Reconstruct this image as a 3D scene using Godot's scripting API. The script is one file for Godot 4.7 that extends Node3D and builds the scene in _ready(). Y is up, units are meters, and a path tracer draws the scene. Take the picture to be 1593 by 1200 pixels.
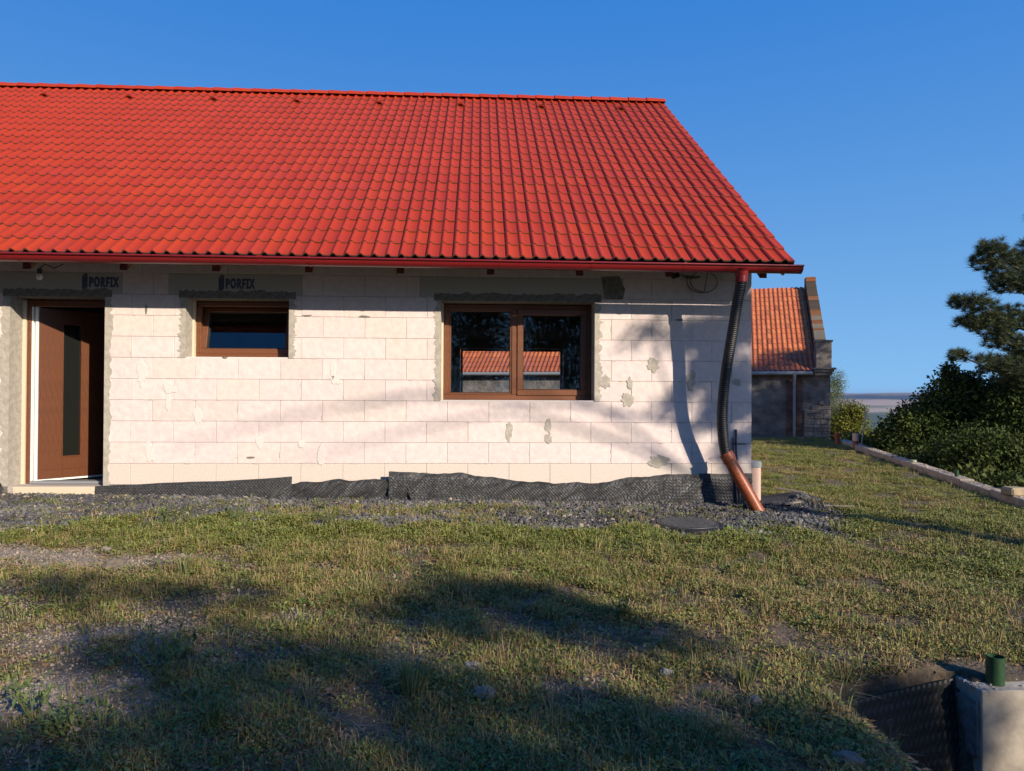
extends Node3D

# ---------------------------------------------------------------- mesh builder
class MB:
	var v := PackedVector3Array()
	var n := PackedVector3Array()
	var c := PackedColorArray()
	var u := PackedVector2Array()
	var ix := PackedInt32Array()
	var cc := Color.WHITE

	func tri(a: Vector3, b: Vector3, d: Vector3) -> void:
		var nn := (b - a).cross(d - a)
		if nn.length_squared() < 1e-16:
			return
		nn = nn.normalized()
		var s := v.size()
		v.append_array([a, b, d])
		n.append_array([nn, nn, nn])
		c.append_array([cc, cc, cc])
		u.append_array([Vector2(a.x, a.y), Vector2(b.x, b.y), Vector2(d.x, d.y)])
		ix.append_array([s, s + 2, s + 1])

	func quad(a: Vector3, b: Vector3, d: Vector3, e: Vector3) -> void:
		tri(a, b, d)
		tri(a, d, e)

	func tri_out(a: Vector3, b: Vector3, d: Vector3, o: Vector3) -> void:
		if (b - a).cross(d - a).dot(o) < 0.0:
			tri(a, d, b)
		else:
			tri(a, b, d)

	func quad_out(a: Vector3, b: Vector3, d: Vector3, e: Vector3, o: Vector3) -> void:
		if (b - a).cross(d - a).dot(o) < 0.0:
			quad(a, e, d, b)
		else:
			quad(a, b, d, e)

	func box(o: Vector3, s: Vector3, ba := Basis(), ch := 0.0) -> void:
		var h := s * 0.5
		if ch <= 0.0:
			for ax in 3:
				for sg in [-1.0, 1.0]:
					var p: Array[Vector3] = []
					for k in [[-1, -1], [1, -1], [1, 1], [-1, 1]]:
						var q := Vector3()
						q[ax] = sg * h[ax]
						q[(ax + 1) % 3] = k[0] * h[(ax + 1) % 3]
						q[(ax + 2) % 3] = k[1] * h[(ax + 2) % 3]
						p.append(o + ba * q)
					var od := Vector3()
					od[ax] = sg
					quad_out(p[0], p[1], p[2], p[3], ba * od)
			return
		ch = minf(ch, minf(h.x, minf(h.y, h.z)) * 0.9)
		# chamfered
		for ax in 3:
			var b1 := (ax + 1) % 3
			var b2 := (ax + 2) % 3
			for sg in [-1.0, 1.0]:
				var p: Array[Vector3] = []
				for k in [[-1, -1], [1, -1], [1, 1], [-1, 1]]:
					var q := Vector3()
					q[ax] = sg * h[ax]
					q[b1] = k[0] * (h[b1] - ch)
					q[b2] = k[1] * (h[b2] - ch)
					p.append(o + ba * q)
				var od := Vector3()
				od[ax] = sg
				quad_out(p[0], p[1], p[2], p[3], ba * od)
			for s1 in [-1.0, 1.0]:
				for s2 in [-1.0, 1.0]:
					var e: Array[Vector3] = []
					for t in [[0, -1.0], [1, -1.0], [1, 1.0], [0, 1.0]]:
						var q := Vector3()
						q[ax] = t[1] * (h[ax] - ch)
						q[b1] = s1 * (h[b1] - (ch if t[0] == 1 else 0.0))
						q[b2] = s2 * (h[b2] - (0.0 if t[0] == 1 else ch))
						e.append(o + ba * q)
					var od := Vector3()
					od[b1] = s1
					od[b2] = s2
					quad_out(e[0], e[1], e[2], e[3], ba * od)
		for sx in [-1.0, 1.0]:
			for sy in [-1.0, 1.0]:
				for sz in [-1.0, 1.0]:
					var a := Vector3(sx * h.x, sy * (h.y - ch), sz * (h.z - ch))
					var b := Vector3(sx * (h.x - ch), sy * h.y, sz * (h.z - ch))
					var d := Vector3(sx * (h.x - ch), sy * (h.y - ch), sz * h.z)
					tri_out(o + ba * a, o + ba * b, o + ba * d, ba * Vector3(sx, sy, sz))

	func span(x0: float, x1: float, y0: float, y1: float, z0: float, z1: float, ch := 0.0) -> void:
		box(Vector3(x0 + x1, y0 + y1, z0 + z1) * 0.5, Vector3(absf(x1 - x0), absf(y1 - y0), absf(z1 - z0)), Basis(), ch)

	func beam(a: Vector3, b: Vector3, w: float, h: float, ch := 0.0, up := Vector3.UP) -> void:
		var z := (b - a).normalized()
		if absf(z.dot(up)) > 0.98:
			up = Vector3.RIGHT
		var x := up.cross(z).normalized()
		var y := z.cross(x)
		box((a + b) * 0.5, Vector3(w, h, a.distance_to(b)), Basis(x, y, z), ch)

	# smooth grid of points, rows[i][j]; outward = rows direction x columns direction
	func grid(rows: Array, wrap := false, cols := []) -> void:
		var s := v.size()
		var R := rows.size()
		var C: int = rows[0].size()
		for i in R:
			for j in C:
				var jn := j + 1
				var jp := j - 1
				if wrap:
					jn = jn % (C - 1) if jn >= C else jn
					jp = C - 2 if jp < 0 else jp
				jn = mini(jn, C - 1)
				jp = maxi(jp, 0)
				var di: Vector3 = rows[mini(i + 1, R - 1)][j] - rows[maxi(i - 1, 0)][j]
				var dj: Vector3 = rows[i][jn] - rows[i][jp]
				var nn := di.cross(dj)
				nn = nn.normalized() if nn.length_squared() > 1e-18 else Vector3.UP
				v.append(rows[i][j])
				n.append(nn)
				c.append(cols[i][j] if cols.size() else cc)
				u.append(Vector2(float(j) / (C - 1), float(i) / (R - 1)))
		for i in R - 1:
			for j in C - 1:
				var a := s + i * C + j
				var b := a + 1
				var d := a + C
				var e := d + 1
				ix.append_array([a, b, d, b, e, d])

	func tube(path: Array, rad, sides := 12, caps := true) -> void:
		var rows := []
		var t0: Vector3 = (path[1] - path[0]).normalized()
		var x := (Vector3.UP if absf(t0.y) < 0.9 else Vector3.RIGHT).cross(t0).normalized()
		var N := path.size()
		for i in N:
			var t: Vector3 = (path[mini(i + 1, N - 1)] - path[maxi(i - 1, 0)]).normalized()
			x = (x - t * x.dot(t)).normalized()
			var y := t.cross(x)
			var r: float = rad[i] if rad is Array else rad
			var row := PackedVector3Array()
			for k in sides + 1:
				var a := TAU * k / sides
				row.append(path[i] + (x * cos(a) + y * sin(a)) * r)
			rows.append(row)
		# orientation: di (along t) x dj (ccw about t) points inward, so flip the columns
		for r in rows:
			r.reverse()
		grid(rows, true)
		if caps:
			for e in 2:
				var row: PackedVector3Array = rows[0] if e == 0 else rows[N - 1]
				var ctr: Vector3 = path[0] if e == 0 else path[N - 1]
				var od: Vector3 = (path[0] - path[1]) if e == 0 else (path[N - 1] - path[N - 2])
				for k in sides:
					tri_out(ctr, row[k], row[k + 1], od)

	# profile of (radius, height) about the y axis through o
	func lathe(prof: Array, o := Vector3(), sides := 24, ba := Basis()) -> void:
		for k in prof.size() - 1:
			var rows := []
			for q in 2:
				var row := PackedVector3Array()
				for i in sides + 1:
					var a := TAU * i / sides
					row.append(o + ba * Vector3(cos(a) * prof[k + q].x, prof[k + q].y, sin(a) * prof[k + q].x))
				rows.append(row)
			grid(rows, true)

	func mesh() -> ArrayMesh:
		var arr := []
		arr.resize(Mesh.ARRAY_MAX)
		arr[Mesh.ARRAY_VERTEX] = v
		arr[Mesh.ARRAY_NORMAL] = n
		arr[Mesh.ARRAY_COLOR] = c
		arr[Mesh.ARRAY_TEX_UV] = u
		arr[Mesh.ARRAY_INDEX] = ix
		var m := ArrayMesh.new()
		m.add_surface_from_arrays(Mesh.PRIMITIVE_TRIANGLES, arr)
		return m

# ---------------------------------------------------------------- helpers
var rng := RandomNumberGenerator.new()
var nz := FastNoiseLite.new()
var used := {}
var tex := {}
var M := {}

func rr(a: float, b: float) -> float:
	return rng.randf_range(a, b)

func numbered(called: String) -> String:
	var k: int = used.get(called, 0)
	used[called] = k + 1
	return called if k == 0 else "%s_%03d" % [called, k]

func tag(o: Node, label: String, category := "", group := "", kind := "") -> Node:
	if label: o.set_meta("label", label)
	if category: o.set_meta("category", category)
	if group: o.set_meta("group", group)
	if kind: o.set_meta("kind", kind)
	return o

func thing(called: String, label: String, category: String, at := Vector3.ZERO, turn := 0.0, group := "") -> Node3D:
	var o := Node3D.new()
	o.name = numbered(called)
	add_child(o)
	o.position = at
	o.rotation.y = turn
	tag(o, label, category, group)
	return o

func part(called: String, m: Mesh, material: Material, parent: Node = self, x := Transform3D()) -> MeshInstance3D:
	var o := MeshInstance3D.new()
	if parent == self:
		o.name = numbered(called)
	else:
		var key := str(parent.get_instance_id()) + called
		var k: int = used.get(key, 0)
		used[key] = k + 1
		o.name = called if k == 0 else "%s_%03d" % [called, k]
	o.mesh = m
	o.material_override = material
	o.transform = x
	parent.add_child(o, true)
	return o

func scatter(called: String, m: Mesh, material: Material, xs: Array, cs: Array, parent: Node = self) -> MultiMeshInstance3D:
	var mm := MultiMesh.new()
	mm.transform_format = MultiMesh.TRANSFORM_3D
	mm.use_colors = cs.size() > 0
	mm.mesh = m
	mm.instance_count = xs.size()
	for i in xs.size():
		mm.set_instance_transform(i, xs[i])
		if cs.size():
			mm.set_instance_color(i, cs[i])
	var o := MultiMeshInstance3D.new()
	o.name = numbered(called) if parent == self else called
	o.multimesh = mm
	o.material_override = material
	parent.add_child(o, true)
	return o

func noise_tex(key: String, freq: float, lo: float, hi: float, oct := 4, size := 512, typ := FastNoiseLite.TYPE_SIMPLEX_SMOOTH, bump := 0.0) -> NoiseTexture2D:
	if tex.has(key):
		return tex[key]
	var f := FastNoiseLite.new()
	f.noise_type = typ
	f.frequency = freq
	f.fractal_octaves = oct
	f.seed = hash(key) % 1000
	var t := NoiseTexture2D.new()
	t.width = size
	t.height = size
	t.seamless = true
	t.noise = f
	if bump > 0.0:
		t.as_normal_map = true
		t.bump_strength = bump
	else:
		var g := Gradient.new()
		g.set_color(0, Color(lo, lo, lo))
		g.set_color(1, Color(hi, hi, hi))
		t.color_ramp = g
	tex[key] = t
	return t

func mat(col: Color, rough := 0.8, albedo_t: Texture2D = null, normal_t: Texture2D = null, scale := 1.0, nscale := 1.0, world := true) -> StandardMaterial3D:
	var m := StandardMaterial3D.new()
	m.albedo_color = col.linear_to_srgb()
	m.roughness = rough
	m.vertex_color_use_as_albedo = true
	if albedo_t or normal_t:
		m.uv1_triplanar = true
		m.uv1_world_triplanar = world
		m.uv1_scale = Vector3.ONE * scale
	if albedo_t: m.albedo_texture = albedo_t
	if normal_t:
		m.normal_enabled = true
		m.normal_texture = normal_t
		m.normal_scale = nscale
	return m

func leaf_mat(rough := 0.6, back := Color(0.3, 0.35, 0.1)) -> StandardMaterial3D:
	var m := StandardMaterial3D.new()
	m.vertex_color_use_as_albedo = true
	m.roughness = rough
	m.cull_mode = BaseMaterial3D.CULL_DISABLED
	m.backlight_enabled = true
	m.backlight = back
	return m

func ramp(xs: Array, ys: Array, t: float) -> float:
	if t <= xs[0]: return ys[0]
	for i in xs.size() - 1:
		if t < xs[i + 1]:
			return lerpf(ys[i], ys[i + 1], (t - xs[i]) / (xs[i + 1] - xs[i]))
	return ys[-1]

func ss(a: float, b: float, t: float) -> float:
	return smoothstep(a, b, t)

# signed distance to the right of the boundary wall line
func beyond_kerb(x: float, z: float) -> float:
	var a := Vector2(5.98, -9.5)
	var d := Vector2(3.39, 0.09) - a
	d = d.normalized()
	var q := Vector2(x, z) - a
	return d.x * q.y * -1.0 + d.y * q.x

func height(x: float, z: float) -> float:
	var y := 0.03 - 0.0165 * (clampf(x, -14.0, 4.5) + 7.8)
	y -= 0.032 * maxf(0.0, minf(z, 16.0) - 1.4)
	if z < 0.0:
		y += minf(0.17, -z * 0.016)
	var e := beyond_kerb(x, z)
	if e > 0.12:
		y -= 0.42 * minf(e - 0.12, 26.0)
		y += ramp([0.0, 40.0, 300.0, 900.0, 2000.0, 3500.0, 5500.0, 6400.0, 9000.0], [0.0, 0.0, -24.0, -50.0, -55.0, -50.0, -8.0, 30.0, 5.0], Vector2(x, z).length())
	elif absf(x) < 45.0 and absf(z) < 45.0:
		# pit in front of the foundation stub
		var ze := 4.93 + maxf(0.0, -0.85 - x) * 0.30 if x < -0.84 else 5.07
		var d := z - ze
		if d > 0.0 and x > -1.75 and x < 6.0 and z < 9.0:
			y -= 0.66 * ss(0.0, 0.12, d) * ss(-1.72, -1.38, x)
		# mound of soil by the house corner
		var q := Vector2(x - 0.62, z + 0.18)
		y += 0.13 * exp(-q.length_squared() / 0.1)
		if absf(x) < 20.0 and absf(z) < 20.0:
			var f := ss(-0.2, 0.6, z) if x < 0.3 else 1.0
			y += f * (0.035 * nz.get_noise_2d(x * 60.0, z * 60.0) + 0.018 * nz.get_noise_2d(x * 260.0, z * 260.0))
	return y

# 0 = gravel strip, 1 = grass
func gravel_edge(x: float) -> float:
	return ramp([-12.0, -7.9, -7.3, -6.9, -5.6, -5.3, -4.0, -1.0, 0.2, 0.7, 1.0], [3.2, 2.9, 2.3, 1.45, 1.35, 1.5, 1.75, 1.85, 1.95, 1.2, 0.2], x) + 0.22 * nz.get_noise_2d(x * 120.0, 50.0)

func grassy(x: float, z: float) -> float:
	var g := 0.0
	if x < 0.9 and z > -0.6:
		g = ss(-0.25, 0.35, z - gravel_edge(x))
	else:
		g = 1.0
	# bare patches: light sandy ground on the left, brown soil near the bottom right
	var b := 0.0
	b = maxf(b, ss(1.1, 0.35, Vector2((x + 6.7) / 1.3, (z - 2.95) / 0.55).length()))
	b = maxf(b, ss(1.2, 0.4, Vector2((x + 5.3) / 0.75, (z - 5.35) / 0.33).length()) * 0.95)
	b = maxf(b, ss(1.2, 0.3, Vector2((x + 5.1) / 1.0, (z - 4.6) / 0.3).length()) * 0.7)
	b = maxf(b, ss(1.2, 0.3, Vector2((x + 2.05) / 0.7, (z - 4.55) / 0.42).length()) * 0.8)
	b = maxf(b, ss(1.2, 0.3, Vector2((x + 2.7) / 0.5, (z - 5.1) / 0.25).length()) * 0.6)
	b = maxf(b, ss(1.2, 0.3, Vector2((x + 3.9) / 0.9, (z - 4.3) / 0.22).length()) * 0.55)
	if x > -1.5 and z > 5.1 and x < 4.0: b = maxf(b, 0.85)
	b = maxf(b, 0.5 * ss(0.5, 0.15, Vector2(x - 0.55, z + 0.1).length()))
	return clampf(g * (1.0 - b), 0.0, 1.0)

var proto_stone: Array = []

func stone_mesh(seed_n: int, rough := 0.28, sub := 1) -> ArrayMesh:
	var t := (1.0 + sqrt(5.0)) / 2.0
	var P: Array[Vector3] = []
	for q in [[-1, t, 0], [1, t, 0], [-1, -t, 0], [1, -t, 0], [0, -1, t], [0, 1, t], [0, -1, -t], [0, 1, -t], [t, 0, -1], [t, 0, 1], [-t, 0, -1], [-t, 0, 1]]:
		P.append(Vector3(q[0], q[1], q[2]).normalized())
	var F := [[0, 11, 5], [0, 5, 1], [0, 1, 7], [0, 7, 10], [0, 10, 11], [1, 5, 9], [5, 11, 4], [11, 10, 2], [10, 7, 6], [7, 1, 8], [3, 9, 4], [3, 4, 2], [3, 2, 6], [3, 6, 8], [3, 8, 9], [4, 9, 5], [2, 4, 11], [6, 2, 10], [8, 6, 7], [9, 8, 1]]
	for it in sub:
		var G := []
		for f in F:
			var m := []
			for k in 3:
				P.append(((P[f[k]] + P[f[(k + 1) % 3]]) * 0.5).normalized())
				m.append(P.size() - 1)
			G.append_array([[f[0], m[0], m[2]], [f[1], m[1], m[0]], [f[2], m[2], m[1]], [m[0], m[1], m[2]]])
		F = G
	var f2 := FastNoiseLite.new()
	f2.seed = seed_n
	f2.frequency = 0.9
	var Q: Array[Vector3] = []
	for p in P:
		Q.append(p * (1.0 + rough * 1.6 * f2.get_noise_3dv(p * 1.3)))
	var b := MB.new()
	for f in F:
		var a: Vector3 = Q[f[0]]
		b.tri_out(a, Q[f[1]], Q[f[2]], a)
	return b.mesh()

func leaf(b: MB, o: Vector3, dir: Vector3, up: Vector3, l: float, w: float) -> void:
	var s := dir.cross(up).normalized() * w * 0.5
	var m := o + dir * l * 0.5 + up * l * 0.08
	b.tri(o, m + s, o + dir * l)
	b.tri(o, o + dir * l, m - s)

func rdir() -> Vector3:
	var z := rr(-1.0, 1.0)
	var a := rr(0.0, TAU)
	return Vector3(cos(a) * sqrt(1 - z * z), z, sin(a) * sqrt(1 - z * z))

func leaf_cluster(nl: int, r: float, l: float, w: float) -> ArrayMesh:
	var b := MB.new()
	for i in nl:
		var d := rdir()
		var o := d * r * rr(0.2, 1.0)
		var dir := (d + rdir() * 0.8 + Vector3(0, -0.25, 0)).normalized()
		b.cc = Color.WHITE * rr(0.75, 1.15)
		leaf(b, o, dir, (Vector3.UP + rdir() * 0.7).normalized(), l * rr(0.7, 1.2), w * rr(0.7, 1.2))
	return b.mesh()

func needle_cluster(nn: int, l: float) -> ArrayMesh:
	var b := MB.new()
	for i in nn:
		var d := rdir()
		d.y = absf(d.y) * 0.8 - 0.1
		d = d.normalized()
		var s := d.cross(rdir()).normalized() * l * 0.035
		var o := rdir() * l * 0.15
		b.cc = Color.WHITE * rr(0.7, 1.2)
		b.tri(o - s, o + s, o + d * l)
	return b.mesh()

# leaf clumps: [centre, radii, count]
func crown(parent: Node, called: String, clumps: Array, m: Mesh, material: Material, c0: Color, c1: Color, s0 := 0.8, s1 := 1.3, shell := 0.55) -> void:
	var xs := []
	var cs := []
	for q in clumps:
		for i in int(q[2]):
			var d := rdir()
			var p: Vector3 = q[0] + d * (q[1] as Vector3) * pow(rng.randf(), shell)
			var ba := Basis(rdir(), rr(0, TAU)) * rr(s0, s1)
			if called == "needles":
				ba = Basis(Vector3.UP, rr(0, TAU)) * Basis(Vector3.RIGHT, rr(-0.6, 0.6)) * rr(s0, s1)
			xs.append(Transform3D(ba, p))
			cs.append(c0.lerp(c1, rng.randf()))
	tag(scatter(called, m, material, xs, cs, parent), "", "", "", "stuff")

func jag(b: MB, pts: PackedVector2Array, z: float, th: float) -> void:
	# flat irregular patch on the wall plane, thickness th
	var c := Vector2()
	for p in pts: c += p
	c /= pts.size()
	var tris := Geometry2D.triangulate_polygon(pts)
	for i in range(0, tris.size(), 3):
		var a := pts[tris[i]]
		var d := pts[tris[i + 1]]
		var e := pts[tris[i + 2]]
		b.tri_out(Vector3(a.x, a.y, z + th), Vector3(d.x, d.y, z + th), Vector3(e.x, e.y, z + th), Vector3.BACK)
	for i in pts.size():
		var a := pts[i]
		var d := pts[(i + 1) % pts.size()]
		var mid := (a + d) * 0.5 - c
		b.quad_out(Vector3(a.x, a.y, z + th), Vector3(d.x, d.y, z + th), Vector3(d.x, d.y, z - 0.002), Vector3(a.x, a.y, z - 0.002), Vector3(mid.x, mid.y, 0))

func blob(cx: float, cy: float, rx: float, ry: float, k := 36) -> PackedVector2Array:
	var p := PackedVector2Array()
	var ph := rr(0, 100)
	for i in k:
		var a := TAU * i / k
		var s := 1.0 + 0.45 * nz.get_noise_2d(cos(a) * 90.0 + ph * 40.0, sin(a) * 90.0) + 0.2 * nz.get_noise_2d(cos(a) * 300.0 + ph * 90.0, sin(a) * 300.0) + rr(-0.05, 0.05)
		p.append(Vector2(cx + cos(a) * rx * s, cy + sin(a) * ry * s))
	return p

func _ready() -> void:
	rng.seed = 11
	nz.seed = 5
	nz.frequency = 0.01
	nz.fractal_octaves = 3
	# ---------------------------------------------------------------- camera, sky, sun, exposure
	var cam := Camera3D.new()
	cam.name = "camera"
	cam.fov = rad_to_deg(2.0 * atan(600.0 / 1120.0))
	cam.position = Vector3(-3.3528, 1.2478, 8.690)
	cam.rotation = Vector3(0.01084, -0.04681, 0.00474)
	cam.near = 0.05
	cam.far = 14000.0
	add_child(cam)
	cam.current = true
	var env := Environment.new()
	env.background_mode = Environment.BG_SKY
	var sky := Sky.new()
	var sm := ProceduralSkyMaterial.new()
	sm.sky_top_color = Color(0.006, 0.128, 0.46).linear_to_srgb()
	sm.sky_horizon_color = Color(0.185, 0.39, 0.64).linear_to_srgb()
	sm.sky_curve = 0.2
	sm.ground_horizon_color = Color(0.25, 0.33, 0.42).linear_to_srgb()
	sm.ground_bottom_color = Color(0.1, 0.09, 0.07).linear_to_srgb()
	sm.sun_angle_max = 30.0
	sm.sun_curve = 0.35  # glow round the unseen sun widened to warm the shade
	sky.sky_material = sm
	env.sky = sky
	env.tonemap_mode = Environment.TONE_MAPPER_LINEAR
	env.tonemap_exposure = 1.38
	env.fog_enabled = true
	env.fog_density = 0.00004
	env.fog_light_color = Color(0.5, 0.66, 0.9)
	env.sdfgi_enabled = true
	env.ssao_enabled = true
	env.ssil_enabled = true
	var we := WorldEnvironment.new()
	we.name = "world_environment"
	we.environment = env
	add_child(we)
	var sun := DirectionalLight3D.new()
	sun.name = "sun"
	sun.light_energy = 1.6
	sun.light_color = Color(1.0, 0.935, 0.85)
	sun.light_angular_distance = 0.5
	sun.shadow_enabled = true
	sun.basis = Basis.looking_at(-Vector3(0.77, 0.54, 1.0))
	add_child(sun)

	make_materials()
	make_ground()
	make_house()
	make_barn()
	make_boundary()
	make_trees()
	make_objects()
	make_membranes()
	make_grass()

func make_materials() -> void:
	var grain := noise_tex("grain", 0.06, 0.86, 1.0, 4)
	var blotch := noise_tex("blotch", 0.012, 0.72, 1.0, 5)
	var fineb := noise_tex("fineb", 0.09, 0, 1, 4, 512, FastNoiseLite.TYPE_SIMPLEX_SMOOTH, 3.0)
	var rough_n := noise_tex("roughn", 0.03, 0, 1, 5, 512, FastNoiseLite.TYPE_SIMPLEX_SMOOTH, 8.0)
	var dirt := noise_tex("dirt", 0.05, 0.45, 1.0, 5)
	var aac := noise_tex("aac", 0.012, 0.925, 1.0, 7, 1024)
	M.block = []
	for c in [Color(0.71, 0.615, 0.59), Color(0.725, 0.63, 0.605), Color(0.70, 0.61, 0.585), Color(0.71, 0.615, 0.57), Color(0.68, 0.59, 0.555)]:
		M.block.append(mat(c, 0.95, aac, rough_n, 0.7, 0.12))
	M.block_base = mat(Color(0.71, 0.625, 0.555), 0.95, grain, fineb, 1.6, 0.35)
	M.joint = mat(Color(0.50, 0.44, 0.40), 0.95, grain, null, 2.0)
	M.lintel = mat(Color(0.50, 0.48, 0.44), 0.92, grain, fineb, 1.5, 0.4)
	M.mortar = mat(Color(0.46, 0.425, 0.365), 0.95, noise_tex("mort", 0.012, 0.84, 1.0, 6), rough_n, 1.6, 0.3)
	M.mortar_dark = mat(Color(0.25, 0.23, 0.20), 0.95, blotch, fineb, 2.0, 0.7)
	M.white_patch = mat(Color(0.76, 0.71, 0.67), 0.95, grain, fineb, 2.0, 0.5)
	M.insul = mat(Color(0.72, 0.62, 0.46), 0.9, grain, null, 2.0)
	M.tile = mat(Color(1, 1, 1), 0.5, noise_tex("tilet", 0.04, 0.9, 1.0, 3), noise_tex("tilen", 0.1, 0, 1, 3, 512, FastNoiseLite.TYPE_SIMPLEX_SMOOTH, 1.0), 2.0, 0.25)
	M.tile.metallic_specular = 0.22
	M.red_metal = mat(Color(0.17, 0.010, 0.012), 0.32)
	M.red_metal.metallic_specular = 0.5
	M.raft = mat(Color(0.30, 0.16, 0.08), 0.8, grain, null, 3.0)
	M.raft_red = mat(Color(0.16, 0.035, 0.02), 0.7, grain, null, 3.0)
	M.dark = mat(Color(0.02, 0.02, 0.02), 0.9)
	var wood := noise_tex("wood", 0.02, 0.6, 1.0, 4)
	M.wood = mat(Color(0.24, 0.085, 0.032), 0.45, wood, null, 1.0, 1.0, false)
	M.wood.uv1_scale = Vector3(14.0, 1.2, 14.0)
	M.wood_h = mat(Color(0.23, 0.075, 0.030), 0.45, wood, null, 1.0, 1.0, false)
	M.wood_h.uv1_scale = Vector3(1.2, 14.0, 14.0)
	M.wood_door = mat(Color(0.175, 0.057, 0.020), 0.4, noise_tex("wood2", 0.02, 0.62, 1.0, 5), null, 1.0, 1.0, false)
	M.wood_door.uv1_scale = Vector3(16.0, 0.6, 16.0)
	M.alu = mat(Color(0.75, 0.75, 0.73), 0.4)
	M.gasket = mat(Color(0.015, 0.015, 0.015), 0.7)
	M.glass = StandardMaterial3D.new()
	M.glass.albedo_color = Color(0.05, 0.06, 0.055, 0.05)
	M.glass.transparency = BaseMaterial3D.TRANSPARENCY_ALPHA
	M.glass.roughness = 0.02
	M.glass_dim = StandardMaterial3D.new()
	M.glass_dim.albedo_color = Color(0.12, 0.13, 0.12, 0.8)
	M.glass_dim.transparency = BaseMaterial3D.TRANSPARENCY_ALPHA
	M.glass_dim.roughness = 0.12
	M.inside = mat(Color(0.07, 0.064, 0.06), 0.95, grain, null, 1.0)  # near black to stand in for the dim rooms; raw blocks are pale
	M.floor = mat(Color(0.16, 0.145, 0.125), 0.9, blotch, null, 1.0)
	M.logo = mat(Color(0.05, 0.07, 0.125), 0.7)
	M.black_plastic = mat(Color(0.018, 0.019, 0.02), 0.5, noise_tex("scuff", 0.03, 0.62, 1.0, 6), null, 2.0)
	M.membrane = mat(Color(0.062, 0.064, 0.068), 0.52, noise_tex("dusty", 0.02, 0.65, 1.0, 5), null, 1.5)
	M.orange_pvc = mat(Color(0.42, 0.105, 0.035), 0.42, noise_tex("scuff", 0.03, 0.62, 1.0, 6), null, 2.0)
	M.pale_pvc = mat(Color(0.66, 0.46, 0.37), 0.6, grain, null, 2.0)
	M.green_pvc = mat(Color(0.016, 0.078, 0.024), 0.55, noise_tex("scuff", 0.03, 0.62, 1.0, 6), null, 3.0)
	M.concrete = mat(Color(0.45, 0.40, 0.325), 0.95, noise_tex("conc", 0.012, 0.72, 1.0, 6), rough_n, 0.8, 0.15)
	M.concrete_dark = mat(Color(0.26, 0.25, 0.235), 0.95, noise_tex("conc", 0.02, 0.62, 1.0, 6), rough_n, 1.2, 0.6)
	M.steel = mat(Color(0.28, 0.33, 0.38), 0.45)
	M.steel.metallic = 0.5
	M.zinc = mat(Color(0.22, 0.24, 0.26), 0.55)
	M.stone = mat(Color(1, 1, 1), 0.95, dirt, rough_n, 3.0, 0.6, false)
	M.barn_wall = mat(Color(1, 1, 1), 0.97, noise_tex("plaster", 0.008, 0.5, 1.0, 6), rough_n, 0.5, 0.7)
	M.brick = mat(Color(1, 1, 1), 0.95, dirt, rough_n, 2.5, 0.5)
	M.ground = mat(Color(1, 1, 1), 1.0, noise_tex("soil", 0.03, 0.5, 1.0, 6, 1024), noise_tex("soiln", 0.03, 0, 1, 6, 1024, FastNoiseLite.TYPE_SIMPLEX_SMOOTH, 10.0), 0.9, 1.0)
	M.terrain = mat(Color(1, 1, 1), 1.0)
	M.bark = mat(Color(0.12, 0.09, 0.065), 0.95, dirt, rough_n, 2.0, 1.0)
	M.pebble = mat(Color(1, 1, 1), 0.9)
	M.grass = leaf_mat(0.7, Color(0.25, 0.28, 0.1))
	M.straw = leaf_mat(0.8, Color(0.2, 0.16, 0.08))
	M.leaf = leaf_mat(0.75, Color(0.16, 0.24, 0.05))
	M.leaf.metallic_specular = 0.3
	M.needle = leaf_mat(0.6, Color(0.08, 0.1, 0.03))

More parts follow.
